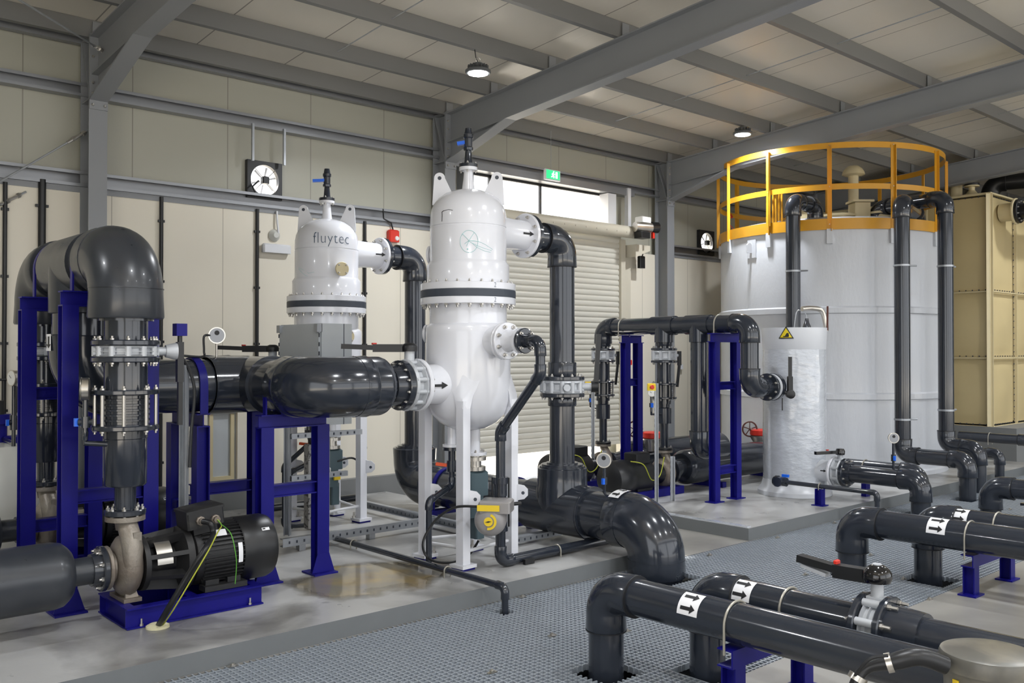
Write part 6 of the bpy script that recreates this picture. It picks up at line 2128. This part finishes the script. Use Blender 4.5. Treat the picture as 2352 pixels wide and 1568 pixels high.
for zz in gz:
    for q in range(28):
        bb.lathe((GX + .005, GY + .08 + q * .105, zz + (.03 if zz < 4 else -.03)), (-1, 0, 0), [(0, .012), (.01, .01)], 6)
        bb.lathe((GX + .08 + q * .105, GY + .005, zz + (.03 if zz < 4 else -.03)), (0, -1, 0), [(0, .012), (.01, .01)], 6)
o = bb.build('bolt_rows', M['gasket'], t); o['kind'] = 'stuff'
MB().box(GX - .02, GX + 6, GY - .02, GY + 3.12, 4.41, 4.44).build('roof_sheet', M['grp_light'], t, smooth=False)
# nozzle and black pipe to the right
q = at(2318, 487, y=GY - .15)
b = MB(); b.rod((q.x, GY - .13, q.z), (0, 1, 0), .22, .15, 32); nzz = b.build('nozzle', M['grp_light'], t)
fo = flange(t, (q.x, GY - .24, q.z), (0, -1, 0), .22, .035, M['grp_light'], 10, .018, name='nozzle_flange')
t = thing('tank_inlet_pipe', 'black pipe leaving the flange near the top of the beige tank to the right', 'pipe', (q.x, GY - .4, q.z))
flange(t, (q.x, GY - .28, q.z), (0, -1, 0), .2, .05, M['black'], 10, .014)
run(t, [(q.x, GY - .33, q.z), (q.x, GY - .7, q.z), (q.x + 3, GY - .7, q.z)], .12, m=M['black'], rb=.16, sock=.1)
q = at(2285, 425, y=GY + .6)
t = thing('tank_roof_pipe', 'thick black pipe rising from the beige tank roof and turning right', 'pipe', (q.x, GY + .6, 4.44))
run(t, [(q.x - .2, GY + .6, 4.44), (q.x - .2, GY + .6, 4.86), (q.x + .35, GY - 1.5, 4.86)], .14, m=M['black'], rb=.2, sock=.05)
q = at(2196, 420, y=6.74)
vent(q.x, q.y, 4.44, 4.72, 'beige mushroom vent on the left of the beige tank', r=.1)
q = at(2232, 425, y=6.44)
t = thing('roof_nozzle', 'small flanged nozzle with thin black pipe on the beige tank roof', 'nozzle', (q.x, q.y, 4.44))
b = MB(); b.lathe((q.x, q.y, 4.44), (0, 0, 1), [(0, .2), (.03, .2), (.06, .1), (.12, .05), (.18, .05), (.18, .12), (.2, .12)], 24); b.build('neck', M['grp_light'], t)
b = MB(); b.lathe((q.x, q.y, 4.645), (0, 0, 1), [(0, .12), (.03, .12), (.03, .04), (.1, .04)], 20); b.build('flange', M['black'], t)
run(t, [(q.x, q.y, 4.66), (q.x, q.y, 4.82), (q.x + .5, q.y + .6, 4.82)], .045, m=M['black'], rb=.06, sock=.04)
# low pipes at the far right
t = thing('low_pipe', 'thin dark pipe along the foot of the tall grey plinth', 'pipe', (14.5, 5.35, .35))
run(t, [(13.3, 5.5, .42), (13.3, 4.9, .42), (13.3, 4.9, -.3)], .06, fit=1.2, rb=.09, sock=.06)
t = thing('low_pipe', 'dark level pipe in front of the grey plinth at the right edge', 'pipe', (15, 5.35, .5))
run(t, [(14.7, 6.0, .5), (14.7, 4.98, .5), (14.7, 4.98, -.3)], .075, fit=1.15, rb=.1, sock=.06)
for (px, py) in ((2268, 1040),):
    q = at(px, py, x=14.7)
    ubolt(t, (14.7, 5.55, .5), (0, 1, 0), .08, leg=.02)

# ================================================================== FOREGROUND PIPES
def fore(x, y, z, r, yend, label, sticker=None, hoops=(), zz=None):
    t = thing('process_pipe', label, 'pipe', (x, y, 0))
    P = [(x, y, -.5), (x, y, z), (x, yend, z)]
    run(t, P, r, fit=1.13, rb=r * 1.3, sock=r * .95)
    if sticker:
        arrow_sticker(t, (x, sticker, z), (0, -1, 0), r + .001, (-.75, 0, .66), w=.125 * r / .1, span=1.3, n=2)
    for h in hoops: ubolt(t, (x, h, z), (0, 1, 0), r + .007, t=.0065, leg=.03)
    return t
F1, F2, F3, F4, F5 = (3.88, 3.53), (4.31, 3.15), (7.09, 3.75), (7.4, 3.27), (10.52, 3.97)
s1 = at(1605, 1400, x=F1[0]).y; h1 = at(1692, 1400, x=F1[0]).y
fore(*F1, .46, .1, .4, 'nearest dark grey pipe from the grating to the lower right corner', s1, (h1,))
s2 = at(1722, 1355, x=F2[0]).y; h2 = at(1815, 1390, x=F2[0]).y
yv = at(2015, 1420, x=F2[0]).y
t = thing('process_pipe', 'second dark grey foreground pipe, cut by a lever valve', 'pipe', (F2[0], F2[1], 0))
run(t, [(F2[0], F2[1], -.5), (F2[0], F2[1], .46), (F2[0], yv + .06, .46)], .1, fit=1.13, rb=.13, sock=.095)
arrow_sticker(t, (F2[0], s2, .46), (0, -1, 0), .101, (-.75, 0, .66), w=.125, span=1.3, n=2)
ubolt(t, (F2[0], h2, .46), (0, 1, 0), .107, t=.0065, leg=.03)
z2 = .46
flange(t, (F2[0], yv + .045, z2), (0, 1, 0), .165, .032, M['pvc'], 8, .012, collar=(.115, .03), bR=.14)
flange(t, (F2[0], yv - .045, z2), (0, -1, 0), .165, .032, M['pvc'], 0, collar=(.122, .16), bR=.14)
f_ = MB()
for q in range(8):
    a = 2 * PI * (q + .5) / 8
    p_ = V((F2[0] + .14 * math.cos(a), yv - .078, z2 + .14 * math.sin(a)))
    k = MB(); k.lathe(p_, (0, -1, 0), [(0, .014), (.014, .014), (.014, .0085), (.05, .0085)], 6); k.build('stud', M['steel'], t)
MB().cyl((F2[0], yv - .2, z2), (F2[0], .5, z2), .1, n=32).build('pipe', M['pvc'], t)
va = thing('lever_valve', 'pale grey butterfly valve with black dome and long lever, foreground', 'valve', (F2[0], yv, z2))
b = MB()
b.lathe((F2[0], yv - .044, z2), (0, 1, 0), [(0, .125), (.01, .14), (.02, .118), (.04, .118), (.042, .135), (.046, .135), (.048, .118), (.068, .118), (.078, .14), (.088, .125)], 40)
for q in range(8):
    a = 2 * PI * (q + .5) / 8
    b.cyl((F2[0] + .14 * math.cos(a), yv - .043, z2 + .14 * math.sin(a)), (F2[0] + .14 * math.cos(a), yv + .043, z2 + .14 * math.sin(a)), .02, n=12)
b.cyl((F2[0], yv, z2 + .12), (F2[0], yv, z2 + .235), .03)
b.cbox((F2[0], yv, z2 + .14), (.06, .085, .03))
b.build('body', M['alloy'], va)
kz = z2 + .225
b = MB(); b.lathe((F2[0], yv, kz), (0, 0, 1), [(0, .062), (.02, .07), (.045, .068), (.065, .055), (.08, .032), (.084, .022)], 32); kn = b.build('dome', M['black_gloss'], va)
MB().rod((F2[0], yv, kz + .084), (0, 0, 1), .008, .022).build('dome_cap', M['alloy'], kn)
b = MB()
b.section((F2[0], yv + .03, kz + .035), (F2[0], yv + .22, kz + .03), [(-.03, -.045), (.03, -.045), (.03, .02), (-.03, .02)])
b.section((F2[0], yv + .22, kz + .03), (F2[0], yv + .42, kz + .05), [(-.028, -.02), (.028, -.02), (.028, .016), (-.028, .016)])
b.build('lever', M['black'], va)
MB().section((F2[0], yv + .26, kz - .01), (F2[0], yv + .4, kz + .018), [(-.022, -.012), (.022, -.012), (.022, .006), (-.022, .006)]).build('trigger', M['alloy'], va, smooth=False)
MB().cbox((F2[0], yv + .21, kz + .062), (.04, .02, .018), .004).build('lever_catch', M['red_plastic'], va)
# supports
def low_frame(label, y, xs, zt, z0=0.0):
    t = thing('support_frame', label, 'support frame', (xs[0], y, 0))
    for x in xs:
        ibar(t, (x, y, z0 + .012), (x, y, zt - .09), .085, .085, up=(0, 1, 0), nm='post')
        MB().box(x - .08, x + .08, y - .065, y + .065, z0 + .001, z0 + .012).build('base_plate', M['blue'], t, smooth=False)
    MB().section((xs[0] - .07, y, zt - .05), (xs[-1] + .07, y, zt - .05), cpoly(.09, .09, .008), up=(0, 0, 1)).build('top_beam', M['blue'], t, smooth=False)
    return t
low_frame('low blue frame under the two nearest foreground pipes', h1, (F1[0] - .03, at(1842, 1500, y=h1).x), .355)
s3 = at(2163, 1218, x=F3[0]).y; h3 = at(2230, 1240, x=F3[0]).y
fore(*F3, .43, .112, .9, 'dark grey pipe over the grating with a white arrow band, farther pair, front one', s3, (h3,))
s4 = at(2212, 1195, x=F4[0]).y; h4 = at(2293, 1210, x=F4[0]).y
fore(*F4, .475, .105, .9, 'dark grey pipe of the farther pair, hidden half behind its twin', s4, (h4,))
low_frame('low blue frame under the farther pair of pipes', 2.82, (at(2230, 1330, y=2.82).x, at(2308, 1290, y=2.82).x + .05), .31)
fore(*F5, .345, .105, 2.0, 'dark grey pipe at the right edge nearest the panel tank side')
q = at(2345, 1157, z=.35)
t = thing('ball_valve', 'end of a black valve lever at the right edge over the grating', 'valve', (q.x, q.y, .3))
MB().section((q.x, q.y, .35), (q.x, q.y - .5, .36), [(-.02, -.012), (.02, -.012), (.02, .012), (-.02, .012)]).build('lever', M['black_gloss'], t, smooth=False)
MB().cyl((q.x, q.y - .45, .001), (q.x, q.y - .45, .35), .03).build('stem', M['pvc'], t)
# lidded strainer pot in the corner with its hose
q = at(2272, 1497, d=3.25)
t = thing('strainer_pot', 'grey round pot with scuffed metal lid in the lower right corner', 'pot', (q.x, q.y, 0))
b = MB(); b.lathe((q.x, q.y, 0.001), (0, 0, 1), [(0, .14), (q.z - .06, .148)], 48); b.build('body', M['lid'], t)
b = MB(); b.lathe((q.x, q.y, q.z - .055), (0, 0, 1), [(0, .15), (0, .16), (.045, .163), (.056, .158), (.062, .14), (.062, 0)], 56); b.build('lid', M['lid'], t)
b = MB(); fd = V((-.9, -.3, 0)).normalized()
b.prism([(-.012, -.22), (.012, -.22), (.012, -.01), (-.012, -.01)], frame(V((q.x, q.y, q.z - .07)) + V((-.92, .38, 0)).normalized() * .152, (-.92, .38, 0)), .005)
b.build('yellow_tape', M['yellow_plastic'], t)
t = thing('rubber_hose', 'black rubber hose with steel clips coming out of the lidded pot', 'hose', (q.x - .3, q.y, .6))
A_ = at(2172, 1528, d=3.2)
hp = smooth_path([A_, at(2110, 1508, d=3.2), at(2050, 1520, d=3.22), at(1990, 1535, d=3.25), at(1962, 1575, d=3.25), at(1955, 1640, d=3.3)])
n_ = len(hp)
MB().tube(hp, [.031 if i < n_ * .35 else max(.019, .031 - .06 * (i / n_ - .35)) for i in range(n_)], 18).build('hose', M['black'], t)
MB().tube(smooth_path([at(2040, 1505, d=3.18), at(2000, 1512, d=3.2), at(1972, 1540, d=3.22), at(1955, 1568, d=3.24)]), .006, 8).build('hose_lip', M['black'], t)
for i in (int(n_ * .42), int(n_ * .72)):
    d = (hp[i + 1] - hp[i - 1]).normalized()
    MB().lathe(hp[i] - d * .01, d, [(0, .03), (0, .034), (.02, .034), (.02, .03)], 20).build('hose_clip', M['stainless'], t)
